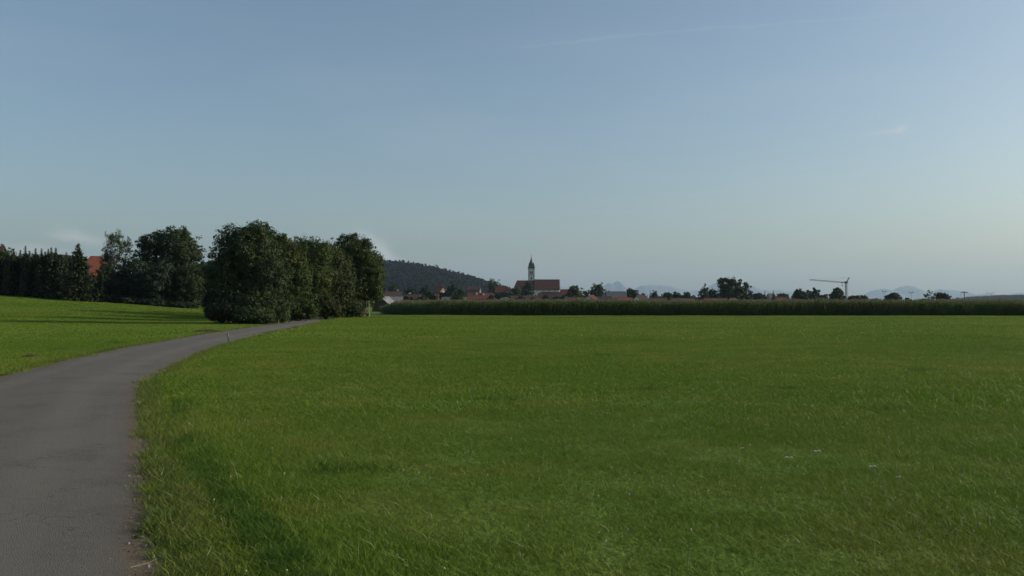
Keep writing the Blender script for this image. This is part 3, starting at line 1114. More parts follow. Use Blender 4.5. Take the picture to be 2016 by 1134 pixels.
broad_tree("broadleaf_tree", "loose crown peeping over the conifer hedge at the far left", "tree", gbase(18, 175),
           LB([(12, 500, 22, 16), (27, 488, 8, 7), (-20, 500, 30, 22), (15, 530, 40, 30)], 175), 3600, .34, M_leafB, 27, .6, .45, trunk_r=.22, group=G_B)


for (px, py, a, b_, d, m_, lab, sd) in [
        (205, 588, 22, 12, 143, M_leafT, "low dark shrub at the birch's foot", 31),
        (250, 592, 28, 11, 142, M_leafT, "low dark shrub left under the oak", 32),
        (305, 597, 30, 11, 141, M_leafT, "low dark shrub under the oak's middle", 33),
        (360, 602, 30, 10, 140, M_leafA, "low dark shrub right under the oak", 34),
        (165, 586, 18, 11, 143, M_leafT, "low dark shrub beside the spruce's foot", 35)]:
    broad_tree("shrub", lab, "shrub", gbase(px, d), LB([(px, py, a, b_), (px - a * .5, py + 2, a * .5, b_ * .7), (px + a * .5, py + 2, a * .5, b_ * .7)], d), 4500, .24, m_, sd, .4, .4,
               trunk_r=.06, group="shrubs under the trees behind the left meadow", part="foliage", limbs=5)


# --- conifers
def conifer(name, label, base, h, rad, seed, n_whorl, per_whorl, mt, group=None, layered=True, narrow_top=1.0):
    base = np.array(base, float)
    r = np.random.default_rng(seed)
    root = empty(name, base)
    setp(root, label, "conifer", group)
    b = MB()
    b.tube([(0, 0, -.15), (0, 0, h * .5), (0, 0, h * .985)], [h * .016 + .03, h * .010 + .02, .012], 6)
    b.build("trunk", M_bark, root)
    C, Nn, S = [], [], []
    for i in range(n_whorl):
        u = (i + .3 * r.random()) / n_whorl
        z = h * (.03 + .95 * u)
        if layered:
            rr = rad * (1 - u) ** .9 + .05
        else:
            rr = rad * (np.clip(1.08 - u, 0, 1) ** .45 if u < .84 else .22 * (1 - u) / .16 + .03) * narrow_top + .03
        k = max(4, int(per_whorl * (.45 + .55 * (1 - u))))
        a0 = r.random() * 6.28
        for j in range(k):
            a = a0 + j * 6.283 / k + r.normal(0, .18)
            ln = rr * (.60 + .55 * r.random())
            zj_ = r.normal(0, .13) if layered else 0
            m = 9 if layered else 6
            t = (np.arange(m) + .6) / m
            dz = (-.30 * t + .22 * t ** 3) * ln * 1.5 if layered else (.32 * t) * ln
            p = np.stack([np.cos(a) * ln * t, np.sin(a) * ln * t, z + zj_ + dz], 1)
            p += r.normal(0, .05 * (1 + rad * .1), p.shape)
            C.append(p)
            S.append(np.full(m, np.clip(rr / (1.3 if layered else .7), .32, 1.0)))
            nn = np.stack([np.full(m, -math.sin(a) * .3), np.full(m, math.cos(a) * .3), np.full(m, .9 if layered else .35)], 1) + r.normal(0, .35, (m, 3))
            if not layered:
                nn[:, 0] += math.cos(a) * .8
                nn[:, 1] += math.sin(a) * .8
            Nn.append(nn)
    C, Nn, S = np.vstack(C), np.vstack(Nn), np.concatenate(S)
    Nn /= np.linalg.norm(Nn, axis=1)[:, None]
    if layered:      # hanging twigs
        C2 = C + np.stack([r.normal(0, .05, len(C)), r.normal(0, .05, len(C)), -.06 - .10 * r.random(len(C))], 1)
        N2 = r.normal(size=C.shape)
        N2[:, 2] *= .2
        N2 /= np.linalg.norm(N2, axis=1)[:, None]
        C, Nn, S = np.vstack([C, C2]), np.vstack([Nn, N2]), np.concatenate([S, S])
    v, f = leaf_quads(C, Nn, S * (.46 if layered else .40), S * (.24 if layered else .2), r)
    link("crown", np_mesh("crown", v, f, [mt], None, {"tint": ('FACE', r.random(len(C)))}), root)
    return root


tops = [(-14, 492), (-4, 495), (5, 493), (15, 492), (27, 493), (39, 486), (49, 485), (57, 490), (69, 484), (81, 491), (88, 489), (94, 488), (100, 487), (104, 491), (109, 488), (117, 501), (122, 503), (130, 499)]
ORD = "first second third fourth fifth sixth seventh eighth ninth tenth eleventh twelfth thirteenth fourteenth fifteenth sixteenth seventeenth eighteenth".split()
for i, (px, py) in enumerate(tops):
    d = 141 + (i % 3) * 1.1
    x, y, z = gbase(px, d)
    h = P(px, py, d)[2] - z
    conifer("hedge_conifer", "%s slim conifer from the spruce in the tall hedge's front row" % ORD[len(tops) - 1 - i], (x, y, z), h + .35 * math.sin(i * 2.3), (1.2, .95, 1.45, 1.1, 1.3)[i % 5], 200 + i, 36, 17, M_needle, "conifers of the tall hedge row", False)
for i, px in enumerate(range(-16, 134, 9)):
    d = 144.5
    x, y, z = gbase(px, d)
    conifer("hedge_conifer", "shorter conifer in the rear row of the tall hedge", (x, y, z), P(px, 506 + 5 * math.sin(i * 1.7), d)[2] - z, 1.15, 230 + i, 26, 12, M_needle, "conifers of the hedge's rear row", False)
broad_tree("broadleaf_tree", "dark low tree hiding the wall below the red roof", "tree", gbase(190, 150),
           LB([(188, 570, 20, 24), (205, 548, 11, 34), (178, 578, 18, 18)], 150), 9000, .28, M_leafT, 28, .5, .45, trunk_r=.15, group=G_B)
x, y, z = gbase(153, 139)
conifer("spruce_tree", "pointed spruce with layered branches in front of the red roof", (x, y, z), P(153, 474, 139)[2] - z, 4.3, 260, 25, 17, M_needle, None, True)


# ------------------------------------------------------------------ buildings
def window(parent, c, w, h, axis_="x", name="window"):
    """framed window on a wall that faces local -Y (axis 'x') or local +X (axis 'y')"""
    b, g = MB(), MB()
    if axis_ == "x":
        for s in (-1, 1):
            b.box((c[0] + s * w / 2, c[1], c[2]), (.12, .14, h + .12))
            b.box((c[0], c[1], c[2] + s * h / 2), (w - .12, .13, .12))
        b.box((c[0], c[1], c[2]), (.08, .10, h - .12))
        g.box((c[0], c[1] + .02, c[2]), (w - .12, .06, h - .12))
    else:
        for s in (-1, 1):
            b.box((c[0], c[1] + s * w / 2, c[2]), (.14, .12, h + .12))
            b.box((c[0], c[1], c[2] + s * h / 2), (.13, w - .12, .12))
        b.box((c[0], c[1], c[2]), (.10, .08, h - .12))
        g.box((c[0] - .02, c[1], c[2]), (.06, w - .12, h - .12))
    f = b.build(name, M_white, parent)
    g.build("pane", M_glass, f)
    return f


def gable_house(name, label, cat, loc, w, dp, eave, ridge, rz, wall, roof, chimneys=(), win=True, over=.5, group=None, door=True, half_hip=0.0, chim_mat=None):
    """ridge along local X; w length, dp depth; chimneys: (x, y offset, height above ridge, size)"""
    root = empty(name, loc, rz)
    setp(root, label, cat, group)
    x, y = w / 2, dp / 2
    b = MB()
    hx = x
    b.add([(-x, -y, -.3), (x, -y, -.3), (x, y, -.3), (-x, y, -.3), (-x, -y, eave), (x, -y, eave), (x, y, eave), (-x, y, eave),
           (-x, 0, ridge - .25), (x, 0, ridge - .25)],
          [(0, 1, 5, 4), (2, 3, 7, 6), (1, 2, 6, 9, 5), (3, 0, 4, 8, 7), (4, 5, 9, 8), (6, 7, 8, 9), (3, 2, 1, 0)])
    b.build("wall", wall, root)
    sl = (ridge - eave) / y
    ye, ze = y + over, eave - sl * over
    hh = half_hip
    b = MB()
    xo = x + over
    T = .22
    for s in (-1, 1):
        A = np.array([(-xo, s * ye, ze), (xo, s * ye, ze), (xo - hh, 0, ridge), (-xo + hh, 0, ridge)])
        Bq = A + np.array([0, 0, T])
        fs = [(0, 1, 2, 3), (7, 6, 5, 4), (0, 4, 5, 1), (1, 5, 6, 2), (3, 7, 4, 0)]
        if s > 0:
            fs = [tuple(reversed(q)) for q in fs]
        b.add(np.vstack([A, Bq]), fs)
    if hh > 0:
        for s in (-1, 1):
            A = np.array([(s * xo, -ye, ze + T - .01), (s * xo, ye, ze + T - .01), (s * (xo - hh), 0, ridge + T - .01)])
            b.add(A, [(0, 1, 2)])
    b.tube([(-xo + hh, 0, ridge + T), (xo - hh, 0, ridge + T)], .12, 5)
    rf = b.build("roof", roof, root)
    for (cx_, cy_, up, sz) in chimneys:
        b = MB()
        zb = ridge - abs(cy_) * sl - .4
        b.box((cx_, cy_, (zb + ridge + up) / 2), (sz, sz, ridge + up - zb))
        b.box((cx_, cy_, ridge + up + .06), (sz * 1.25, sz * 1.25, .14))
        b.build("chimney", chim_mat or M_white, rf)
    if win:
        n = max(2, int(w // 3.2))
        for i in range(n):
            xx = -x + (i + .5) * w / n
            if door and i == n // 2:
                bd = MB()
                bd.box((xx, -y - .03, 1.05), (1.0, .12, 2.1))
                dr = bd.build("door", M_wood, root)
                hb = MB()
                hb.box((xx + .36, -y - .12, 1.05), (.05, .06, .14))
                hb.build("handle", M_galv, dr)
            else:
                window(root, (xx, -y - .02, 1.55), 1.0, 1.2)
            if eave > 4.6:
                window(root, (xx, -y - .02, 4.15), 1.0, 1.15)
        if ridge - eave > 2:
            window(root, (x + .02, 0, eave + .35), 1.0, 1.0, "y")
        window(root, (x + .02, -y * .45, 1.55), 1.0, 1.2, "y")
        window(root, (x + .02, y * .45, 1.55), 1.0, 1.2, "y")
    return root


def px_house(label, x0, x1, ry, ey, d, wall, roof, rz=0., dp=9., chimneys=(), cat="house", name="village_house", **kw):
    """a house whose roof spans x0..x1 with ridge row ry and eave row ey in the photo, at distance d"""
    w = (x1 - x0) / F * d - 1.0
    cs, sn = abs(math.cos(rz)), abs(math.sin(rz))
    if sn > .05:
        w = max(4.0, (w - dp * sn) / max(cs, .3))
    xm = ((x0 + x1) / 2 - CX) / F * d
    ridge = EYE + (HY - ry) / F * d - .2
    eave = max(2.2, EYE + (HY - ey) / F * d + .2)
    if ridge < eave + 1.2:
        eave = ridge - 1.6
    return gable_house(name, label, cat, (xm, d, 0), w, dp, eave, ridge, rz, wall, roof, chimneys, **kw)


# farmhouse behind the conifer hedge, on the left
x, y, z = gbase(188, 200)
gable_house("farmhouse", "house with red hipped roof showing between spruce and birch", "house", (x, y, z), 6.6, 7.0, 4.6, P(0, 507, 200)[2] - z, R(14), M_cream, M_brightroof, (), half_hip=2.6)
x, y, z = gbase(139, 176)
gable_house("farm_barn", "dark gabled barn roof behind the spruce, left of the red roof", "barn", (x, y, z), 8.0, 3.6, P(0, 522, 176)[2] - z, P(0, 506, 176)[2] - z, R(90), M_darkboard, M_darkboard, (), win=False, over=.35, door=False)
x, y, z = gbase(-48, 196)
gable_house("farmhouse", "brown roofed house half hidden at the far left edge", "house", (x, y, z), 11, 9, 4.8, P(0, 487, 196)[2] - z, R(8), M_cream, M_brownroof, [(-1.5, .8, .6, .7)])

# field barn left of the maize
x, y, z = gbase(758, 232)
gable_house("field_barn", "dark wooden barn with pale roof at the maize field's left end", "barn", (x, y, 0), 6.0, 4.8, 1.7, P(0, 586, 232)[2], R(78), M_wood, M_tinroof, (), win=False, over=.45, door=False)
x, y, z = gbase(777, 255)
gable_house("field_shed", "low shed with pale sheet metal roof right behind the wooden barn", "shed", (x, y, 0), 4.2, 5.0, 2.2, P(0, 585, 255)[2], R(4), M_wood, M_tinroof, (), win=False, over=.3, door=False)

G_V = "houses of the village"
px_house("long house with dull red roof directly behind the wooden barn", 748, 794, 574, 584, 330, M_cream, M_brownroof, R(6), 9, [(2.2, .6, .8, .6)], group=G_V)
px_house("house with brown red roof right of the pale shed roof", 792, 834, 579, 590, 345, M_cream, M_brownroof, R(-10), 9, [(-1.5, .4, .6, .6)], group=G_V)
px_house("small orange roofed house below the wooded hill", 859, 877, 564, 576, 620, M_cream, M_brightroof, R(-35), 8, (), group=G_V)
px_house("small dark red roof beside the long slate roof", 853, 869, 579, 590, 420, M_cream, M_redroof, R(12), 7, (), group=G_V)
px_house("long low house with grey slate roof behind the maize", 868, 922, 585, 594, 380, M_greywall, M_greyroof, R(4), 8, (), group=G_V)
px_house("house with red roof and two white chimneys", 918, 974, 577, 589, 440, M_cream, M_redroof, R(7), 9, [(-2.0, -1.2, .5, .75), (1.4, -1.5, .1, .8)], group=G_V)
px_house("faint brown roof on the slope above the white chimneys", 920, 948, 563, 571, 690, M_cream, M_brownroof, R(-5), 9, (), group=G_V)
px_house("red roofed house between the round tall tree and the church", 974, 1002, 564, 576, 640, M_cream, M_redroof, R(-6), 9, [(-2, .5, .5, .6)], group=G_V)
px_house("purple brown roof in front of the church's left end", 1004, 1062, 582, 592, 520, M_cream, M_brownroof, R(3), 9, [(3, .5, .5, .6)], group=G_V)
px_house("dull red roof in front of the church's nave", 1058, 1104, 577, 590, 600, M_cream, M_brownroof, R(-4), 10, (), group=G_V)
px_house("bright orange roof just right of the church", 1101, 1124, 570, 581, 660, M_white, M_brightroof, R(-12), 8, [(2.0, .3, .6, .6)], group=G_V)
px_house("low brown roof in front of the tree right of the church", 1112, 1152, 585, 594, 480, M_cream, M_brownroof, R(2), 8, (), group=G_V)
px_house("house with sunlit white gable edge below the tallest round tree", 1150, 1176, 581, 592, 430, M_white, M_redroof, R(48), 7, (), group=G_V)
px_house("reddish roof right of the sunlit white gable", 1172, 1206, 584, 593, 450, M_cream, M_brownroof, R(-8), 8, (), group=G_V)
px_house("dark slate roofed house with a chimney at its left end", 1190, 1234, 574, 588, 520, M_greywall, M_greyroof, R(5), 10, [(-4.0, 0, .7, .6)], group=G_V, chim_mat=M_greyroof)
px_house("low orange roof in front of the dark slate house", 1213, 1246, 586, 594, 420, M_cream, M_brightroof, R(-3), 7, (), group=G_V)
px_house("dark brown house with a small white gable beside it", 1248, 1272, 581, 592, 460, M_white, M_brownroof, R(30), 8, (), group=G_V)
px_house("low purplish roof left of the three round trees", 1276, 1314, 586, 594, 440, M_cream, M_brownroof, R(-4), 8, (), group=G_V)
px_house("low brownish roof under the three round trees", 1318, 1368, 587, 594, 450, M_cream, M_brownroof, R(3), 8, (), group=G_V)
px_house("low red roof under the trees left of the big tree", 1384, 1432, 587, 595, 460, M_cream, M_redroof, R(-5), 8, (), group=G_V)
px_house("low house with white gable under the big tree", 1432, 1452, 587, 595, 470, M_white, M_brownroof, R(42), 7, (), group=G_V)
px_house("grey house between the two small spruces", 1508, 1528, 578, 590, 600, M_greywall, M_greyroof, R(15), 8, (), group=G_V)
px_house("small red roof right of the grey house", 1523, 1550, 584, 594, 480, M_cream, M_redroof, R(-8), 8, (), group=G_V)
px_house("low dull red roof under the dense tree clump", 1554, 1592, 588, 595, 470, M_cream, M_brownroof, R(4), 8, (), group=G_V)

# pale polytunnel
root = empty("polytunnel", ((993 - CX) / F * 330, 330, 0), R(3))
setp(root, "pale rounded plastic greenhouse tunnel just above the maize", "greenhouse")
b = MB()
for s in range(13):
    a0, a1 = math.pi * s / 13, math.pi * (s + 1) / 13
    q = [(math.cos(a) * 2.9, math.sin(a) * 4.7) for a in (a0, a1)]
    b.add([(q[0][0], -8, q[0][1]), (q[1][0], -8, q[1][1]), (q[1][0], 8, q[1][1]), (q[0][0], 8, q[0][1])], [(0, 1, 2, 3)])
b.build("cover", M_film, root)
b = MB()
b.add([(math.cos(math.pi * s / 13) * 2.88, -7.9, math.sin(math.pi * s / 13) * 4.68) for s in range(14)], [tuple(range(14))])
b.build("end_wall", M_film, root)
for yy in (-8, -4, 0, 4, 8):
    b = MB()
    b.tube([(math.cos(math.pi * s / 12) * 2.95, yy, math.sin(math.pi * s / 12) * 4.75) for s in range(13)], .05, 4)
    b.build("hoop", M_galv, root)

# church
D = 780.0
k = D / F
ch = empty("church", ((1058 - CX) * k, D, 0), 0)
setp(ch, "white church with long red roof and pointed slate spire", "church")


def cz(py):
    return EYE + (HY - py) * k


def cxl(px):
    return (px - 1058) * k


def roof_part(x0, x1, eave, ridge, y0, y1, hip0, name, mt):
    ym = (y0 + y1) / 2
    b = MB()
    T = .3
    A = np.array([(x0, y0, eave), (x1, y0, eave), (x1, y1, eave), (x0, y1, eave), (x0 + hip0, ym, ridge), (x1, ym, ridge)])
    b.add(np.vstack([A, A - np.array([0, 0, T])]),
          [(0, 1, 5, 4), (2, 3, 4, 5), (3, 0, 4), (1, 2, 5), (7, 6, 10, 11), (9, 8, 11, 10), (0, 6, 7, 1), (2, 8, 9, 3), (3, 9, 6, 0), (1, 7, 8, 2)])
    return b.build(name, mt, ch)


b = MB()
b.box(((cxl(1054) + cxl(1100)) / 2, 0, cz(570) / 2 - .3), (cxl(1100) - cxl(1054), 13, cz(570) + .6))
b.build("nave_wall", M_white, ch)
b = MB()
b.box(((cxl(1018) + cxl(1054)) / 2 - .3, 0, cz(573) / 2 - .3), (cxl(1054) - cxl(1018) - .6, 11, cz(573) + .6))
b.build("choir_wall", M_white, ch)
roof_part(cxl(1052), cxl(1101), cz(570.5), cz(550), -7.4, 7.4, 0, "nave_roof", M_churchroof)
roof_part(cxl(1009), cxl(1052) - .05, cz(572), cz(552), -6.3, 6.3, 4.0, "choir_roof", M_churchroof)
b = MB()
b.add([(cxl(1101) + .02, -7.4, cz(570.5)), (cxl(1101) + .02, 7.4, cz(570.5)), (cxl(1101) + .02, 0, cz(550) + .3), (cxl(1102.4), -7.5, cz(571)), (cxl(1102.4), 7.5, cz(571)), (cxl(1102.2), 0, cz(549.6))],
      [(0, 1, 2), (5, 4, 3), (0, 2, 5, 3), (2, 1, 4, 5), (1, 0, 3, 4)])
b.build("gable", M_greywall, ch)
b = MB()
b.box((cxl(1083), -8.6, cz(583) / 2 - .3), (cxl(1100) - cxl(1066), 4.0, cz(583) + .6))
b.build("aisle_wall", M_white, ch)
b = MB()
A = np.array([(cxl(1064), -11, cz(584)), (cxl(1102), -11, cz(584)), (cxl(1102), -6.62, cz(575)), (cxl(1064), -6.62, cz(575))])
b.add(np.vstack([A, A - np.array([0, 0, .3])]), [(0, 1, 2, 3), (7, 6, 5, 4), (0, 4, 5, 1), (1, 5, 6, 2), (2, 6, 7, 3), (3, 7, 4, 0)])
b.build("aisle_roof", M_churchroof, ch)
for px in (1058, 1069, 1081, 1092):
    window(ch, (cxl(px), -6.52, cz(572.6)), 1.1, .9)
for px in (1024, 1034):
    window(ch, (cxl(px), -5.52, cz(578)), 1.3, 3.2)
TW = 12.4 * k
tx, ty = cxl(1046.6), 9.6
tow = MB()
tow.box((tx, ty, cz(527.5) / 2 - .3), (TW, TW, cz(527.5) + .6))
tow = tow.build("tower", M_white, ch)
b = MB()
for zz in (cz(541), cz(529)):
    b.box((tx, ty, zz), (TW + .35, TW + .35, .35))
b.build("cornice", M_greywall, tow)
for sx in (-1, 1):
    b = MB()
    b.box((tx + sx * (TW / 2 - .3), ty - TW / 2 - .05, cz(538)), (.55, .2, 16))
    b.build("corner_pilaster", M_greywall, tow)
for sx in (-1, 1):
    b = MB()
    zb, zt = cz(539.0), cz(534.4)
    xx = tx + sx * 0.72
    n = 7
    pts = [(xx - .48, zb), (xx + .48, zb)] + [(xx + .48 * math.cos(math.pi * i / n), zt + .5 * math.sin(math.pi * i / n)) for i in range(n + 1)]
    y0 = ty - TW / 2 - .04
    b.add([(q[0], y0, q[1]) for q in pts], [tuple(range(len(pts)))])
    b.add([(q[0], y0 + .3, q[1]) for q in pts], [tuple(reversed(range(len(pts))))])
    b.build("belfry_window", M_glass, tow)
b = MB()
b.box((tx, ty - TW / 2 - .02, cz(547.2)), (1.0, .2, 1.9))
b.build("slit_window", M_glass, tow)
s2 = math.sqrt(2)
b = MB()
b.lathe((tx, ty, 0), [(7.35 * k * s2, cz(527.2)), (7.2 * k * s2, cz(526.4)), (5.9 * k * s2, cz(523.5)), (5.0 * k * s2, cz(519.5)), (4.4 * k * s2, cz(517.5))], 4, math.pi / 4)
b.lathe((tx, ty, 0), [(4.5 * k, cz(518.6)), (3.5 * k, cz(515)), (2.2 * k, cz(511)), (1.1 * k, cz(508)), (.75 * k, cz(506.5)), (.5 * k, cz(504)), (.12 * k, cz(502.5))], 8, math.pi / 8)
sp = b.build("spire", M_copper, ch)
for (dx_, dy_) in ((-1, 0), (1, 0), (0, -1), (0, 1)):
    b = MB()
    b.box((tx + dx_ * 3.7 * k, ty + dy_ * 3.7 * k, cz(518.8)), (1.0, 1.0, 1.2))
    b.lathe((tx + dx_ * 3.7 * k, ty + dy_ * 3.7 * k, 0), [(.85, cz(518.8) + .6), (.05, cz(518.8) + 1.5)], 4, math.pi / 4)
    b.build("dormer", M_copper, sp)
b = MB()
b.lathe((tx, ty, 0), [(.05, cz(503.4)), (.38, cz(503)), (.38, cz(502.4)), (.05, cz(502))], 8)
b.box((tx, ty, cz(500.6)), (.18, .18, 1.6))
b.box((tx, ty, cz(500.4)), (.95, .16, .18))
b.build("cross", M_gold, sp)

# tower crane
D = 600.0
k = D / F
cr = empty("tower_crane", ((1666 - CX) * k, D, 0), R(4))
setp(cr, "slim tower crane with long jib pointing left above the trees", "crane")
mz = EYE + (HY - 556.5) * k


def lattice(p0, p1, w, rad, n, tri=False):
    p0, p1 = np.array(p0, float), np.array(p1, float)
    t = (p1 - p0) / np.linalg.norm(p1 - p0)
    u = np.array([0, 1., 0]) if abs(t[1]) < .9 else np.array([1., 0, 0])
    v_ = np.cross(t, u)
    v_ /= np.linalg.norm(v_)
    if tri:
        corners = [u * w * .5 - v_ * w * .4, -u * w * .5 - v_ * w * .4, v_ * w * .5]
    else:
        corners = [u * w / 2 + v_ * w / 2, -u * w / 2 + v_ * w / 2, -u * w / 2 - v_ * w / 2, u * w / 2 - v_ * w / 2]
    b = MB()
    for c in corners:
        b.tube([p0 + c, p1 + c], rad, 4)
    m = len(corners)
    for i in range(n):
        for j in range(m):
            a = p0 + (p1 - p0) * i / n + corners[j]
            c = p0 + (p1 - p0) * (i + 1) / n + corners[(j + 1) % m]
            b.tube([a, c], rad * .65, 4, False)
    return b


lattice((0, 0, 0), (0, 0, mz), 1.0, .12, 14).build("mast", M_steel, cr)
tip = np.array([(1593 - 1666) * k, 0, mz + 5.6 * k])
lattice((-.4, 0, mz + .1), tip, .75, .075, 22, True).build("jib", M_steel, cr)
apex = np.array([6.5 * k, 0, mz + 10.5 * k])
lattice((0, 0, mz), apex, .55, .10, 5, True).build("apex_strut", M_steel, cr)
b = MB()
for q in (.55, .97):
    b.tube([apex, np.array([-.4, 0, mz]) * (1 - q) + tip * q + np.array([0, 0, .4])], .02, 4)
b.tube([apex, (1.2, 0, 3.0)], .02, 4)
b.build("stay_cable", M_steel, cr)
b = MB()
b.box((0, 0, mz + .2), (1.7, 1.5, 1.3))
b.build("slewing_head", M_steel, cr)
b = MB()
b.box((1.7, 0, 1.2), (2.6, 2.4, 1.6))
b.box((0, 0, .35), (4.4, 4.4, .6))
b.build("ballast_base", M_greywall, cr)
b = MB()
b.box((-7.8 * k, 0, mz - .05), (1.3, .9, .55))
tr_ = b.build("trolley", M_steel, cr)
b = MB()
b.tube([(-7.8 * k, 0, mz - .3), (-7.8 * k, 0, mz - 1.7)], .04, 4)
b.box((-7.8 * k, 0, mz - 1.9), (.7, .5, .7), 0, .6)
b.build("hook_block", M_steel, tr_)


# poles on the right
def pole(name, label, cat, px, py, d, r0, kind, mt):
    x = (px - CX) / F * d
    h = EYE + (HY - py) / F * d
    root = empty(name, (x, d, 0))
    setp(root, label, cat)
    b = MB()
    b.tube([(0, 0, -.2), (0, 0, h * .5), (0, 0, h)], [r0, r0 * .9, r0 * .75], 6)
    b.build("post", mt, root)
    if kind == "cross":
        b = MB()
        b.box((0, -.12, h - .45), (2.4, .16, .26))
        ca = b.build("crossarm", mt, root)
        for s in (-1.05, 0, 1.05):
            b = MB()
            b.lathe((s, -.12, h - .32), [(.05, 0), (.11, .1), (.06, .18), (.11, .26), (.03, .36)], 6)
            b.build("insulator", M_white, ca)
    elif kind == "flood":
        b = MB()
        b.box((0, 0, h - .1), (1.9, .12, .12))
        ca = b.build("crossarm", mt, root)
        for s in (-.75, .75):
            b = MB()
            b.box((s, -.1, h + .12), (.65, .35, .42), 0, .8)
            b.build("lamp_head", mt, ca)
    elif kind == "vee":
        for s in (-1, 1):
            b = MB()
            b.tube([(0, 0, h - .1), (s * .5, 0, h + .1), (s * 1.3, -.1, h + .65)], [.08, .08, .1], 5)
            b.box((s * 1.45, -.1, h + .7), (.55, .4, .2))
            b.build("lamp_arm", mt, root)
    return root


pole("floodlight_pole", "thin pale floodlight pole left of the round bush", "pole", 1740.5, 574, 420, .10, "flood", M_galv)
pole("floodlight_pole", "thin pale floodlight pole right of the round bush", "pole", 1794, 576, 420, .10, "flood", M_galv)
pole("utility_pole", "dark wooden utility pole with crossarm before the blue hill", "pole", 1898.5, 573, 330, .16, "cross", M_pole)
pole("mast_pole", "very thin mast just left of the dark utility pole", "pole", 1891, 573, 430, .06, "none", M_galv)
pole("lamp_pole", "lamp pole with two raised arms above the blue hill", "pole", 1950, 578, 400, .08, "vee", M_galv)

# ------------------------------------------------------------------ trees of the village
G_T = "trees of the village"
VT = [  # px, top row, half width, distance, kind, label
    (973, 546, 12, 660, 'A', "round tall tree standing alone left of the church"),
    (812, 566, 14, 520, 'T', "dark tree behind the brown red roof"),
    (838, 563, 14, 540, 'A', "bushy tree between the brown red roof and the small orange house"),
    (890, 556, 13, 560, 'T', "pointed dark tree right of the small orange house"),
    (908, 568, 11, 520, 'A', "low tree above the long slate roof"),
    (775, 560, 14, 600, 'A', "tree above the barn's dull red neighbour roof"),
    (1012, 564, 12, 620, 'A', "leafy tree covering the church's left corner"),
    (1038, 553, 14, 640, 'T', "dark tree in front of the church roof and tower foot"),
    (1000, 574, 11, 560, 'T', "dark low tree left of the church's corner tree"),
    (1074, 578, 7, 560, 'A', "small bush tree below the church's nave windows"),
    (1131, 561, 16, 560, 'B', "round green tree right of the orange roof"),
    (1110, 580, 9, 520, 'T', "low dark bush below the orange roof by the church"),
    (1155, 572, 9, 580, 'A', "small round tree between two larger round trees"),
    (1174, 557, 15, 540, 'A', "tallest round tree right of the church"),
    (1216, 573, 14, 560, 'T', "low flat tree behind the dark slate house"),
    (1243, 567, 16, 540, 'A', "lumpy dark tree right of the dark slate house"),
    (1266, 578, 10, 560, 'T', "low hedge tree left of the grey green round tree"),
    (1288, 573, 8, 520, 'B', "grey green round tree beside a thin spike"),
    (1316, 575, 12, 520, 'B', "leftmost of the three low round trees"),
    (1334, 574, 11, 520, 'A', "middle of the three low round trees"),
    (1354, 575, 12, 520, 'B', "rightmost of the three low round trees"),
    (1385, 562, 11, 500, 'A', "upright tree left of the big tree"),
    (1402, 569, 13, 510, 'T', "lower tree leaning on the upright tree left of the big tree"),
    (1423, 557, 7, 490, 'T', "narrow tree hugging the big tree's left side"),
    (1443, 545, 24, 480, 'A', "biggest tree of the right skyline with a wide domed crown"),
    (1470, 555, 11, 490, 'T', "pointed tree hugging the big tree's right side"),
    (1493, 576, 16, 560, 'A', "low trees' left mound beside the first small spruce"),
    (1540, 578, 15, 600, 'A', "low mound of trees right of the second small spruce"),
    (1573, 570, 15, 470, 'A', "leftmost rounded tree of the dense clump by the crane"),
    (1590, 569, 8, 480, 'B', "small domed tree in the middle of the dense clump"),
    (1605, 567, 11, 465, 'T', "spiky dark tree of the dense clump by the crane"),
    (1621, 579, 11, 460, 'A', "low right shoulder tree of the dense clump"),
    (1648, 566, 16, 450, 'A', "bushy tree just left of the crane mast"),
    (1679, 581, 12, 450, 'B', "low tree right of the crane mast"),
    (1701, 581, 10, 460, 'A', "small round tree right of the crane's low tree"),
    (1723, 588, 12, 520, 'T', "flat far hedge left of the round bush"),
    (1759, 577, 17, 400, 'A', "round dark bush between the two floodlight poles"),
    (1787, 587, 8, 400, 'T', "tiny round bush under the right floodlight pole"),
    (1816, 588, 9, 390, 'B', "low bush at the foot of the thin airy tree"),
    (1856, 575, 13, 390, 'A', "pointed bushy tree right of the thin airy tree"),
    (1986, 591, 5, 330, 'T', "tiny dark bush peeping over the maize at far right"),
    (1000, 588, 9, 420, 'A', "low bush right behind the pale greenhouse tunnel"),
    (1470, 580, 12, 430, 'T', "dark undergrowth below the big tree's right side"),
    (1600, 584, 20, 440, 'T', "dark undergrowth below the dense clump"),
    (1180, 582, 12, 500, 'T', "dark undergrowth below the tallest round tree"),
    (935, 574, 9, 600, 'T', "low dark tree behind the two white chimneys"),
    (985, 575, 14, 600, 'T', "dark low tree below the round tall tree"),
    (800, 583, 12, 330, 'T', "low dark garden tree in front of the brown red roof's left end"),
    (830, 582, 12, 330, 'A', "low garden tree in front of the brown red roof's right end"),
    (848, 574, 13, 400, 'T', "dark garden tree left of the small dark red roof"),
    (880, 576, 12, 400, 'T', "dark garden tree right of the small dark red roof"),
    (900, 580, 12, 360, 'A', "garden tree in front of the long slate roof"),
    (915, 584, 8, 400, 'T', "small dark tree at the left end of the white chimneys' roof"),
    (968, 581, 9, 420, 'T', "small dark tree at the right end of the white chimneys' roof"),
    (1024, 584, 12, 480, 'T', "dark garden tree in front of the church's choir"),
    (1050, 586, 9, 480, 'A', "small garden tree below the church's tower"),
    (1096, 584, 10, 540, 'T', "dark garden tree below the church's right gable"),
    (1302, 584, 14, 560, 'T', "flat hedge between the grey green tree and the three round trees"),
    (1368, 583, 8, 560, 'T', "flat hedge left of the upright tree"),
]
MK = {'A': M_leafA, 'B': M_leafB, 'T': M_leafT}
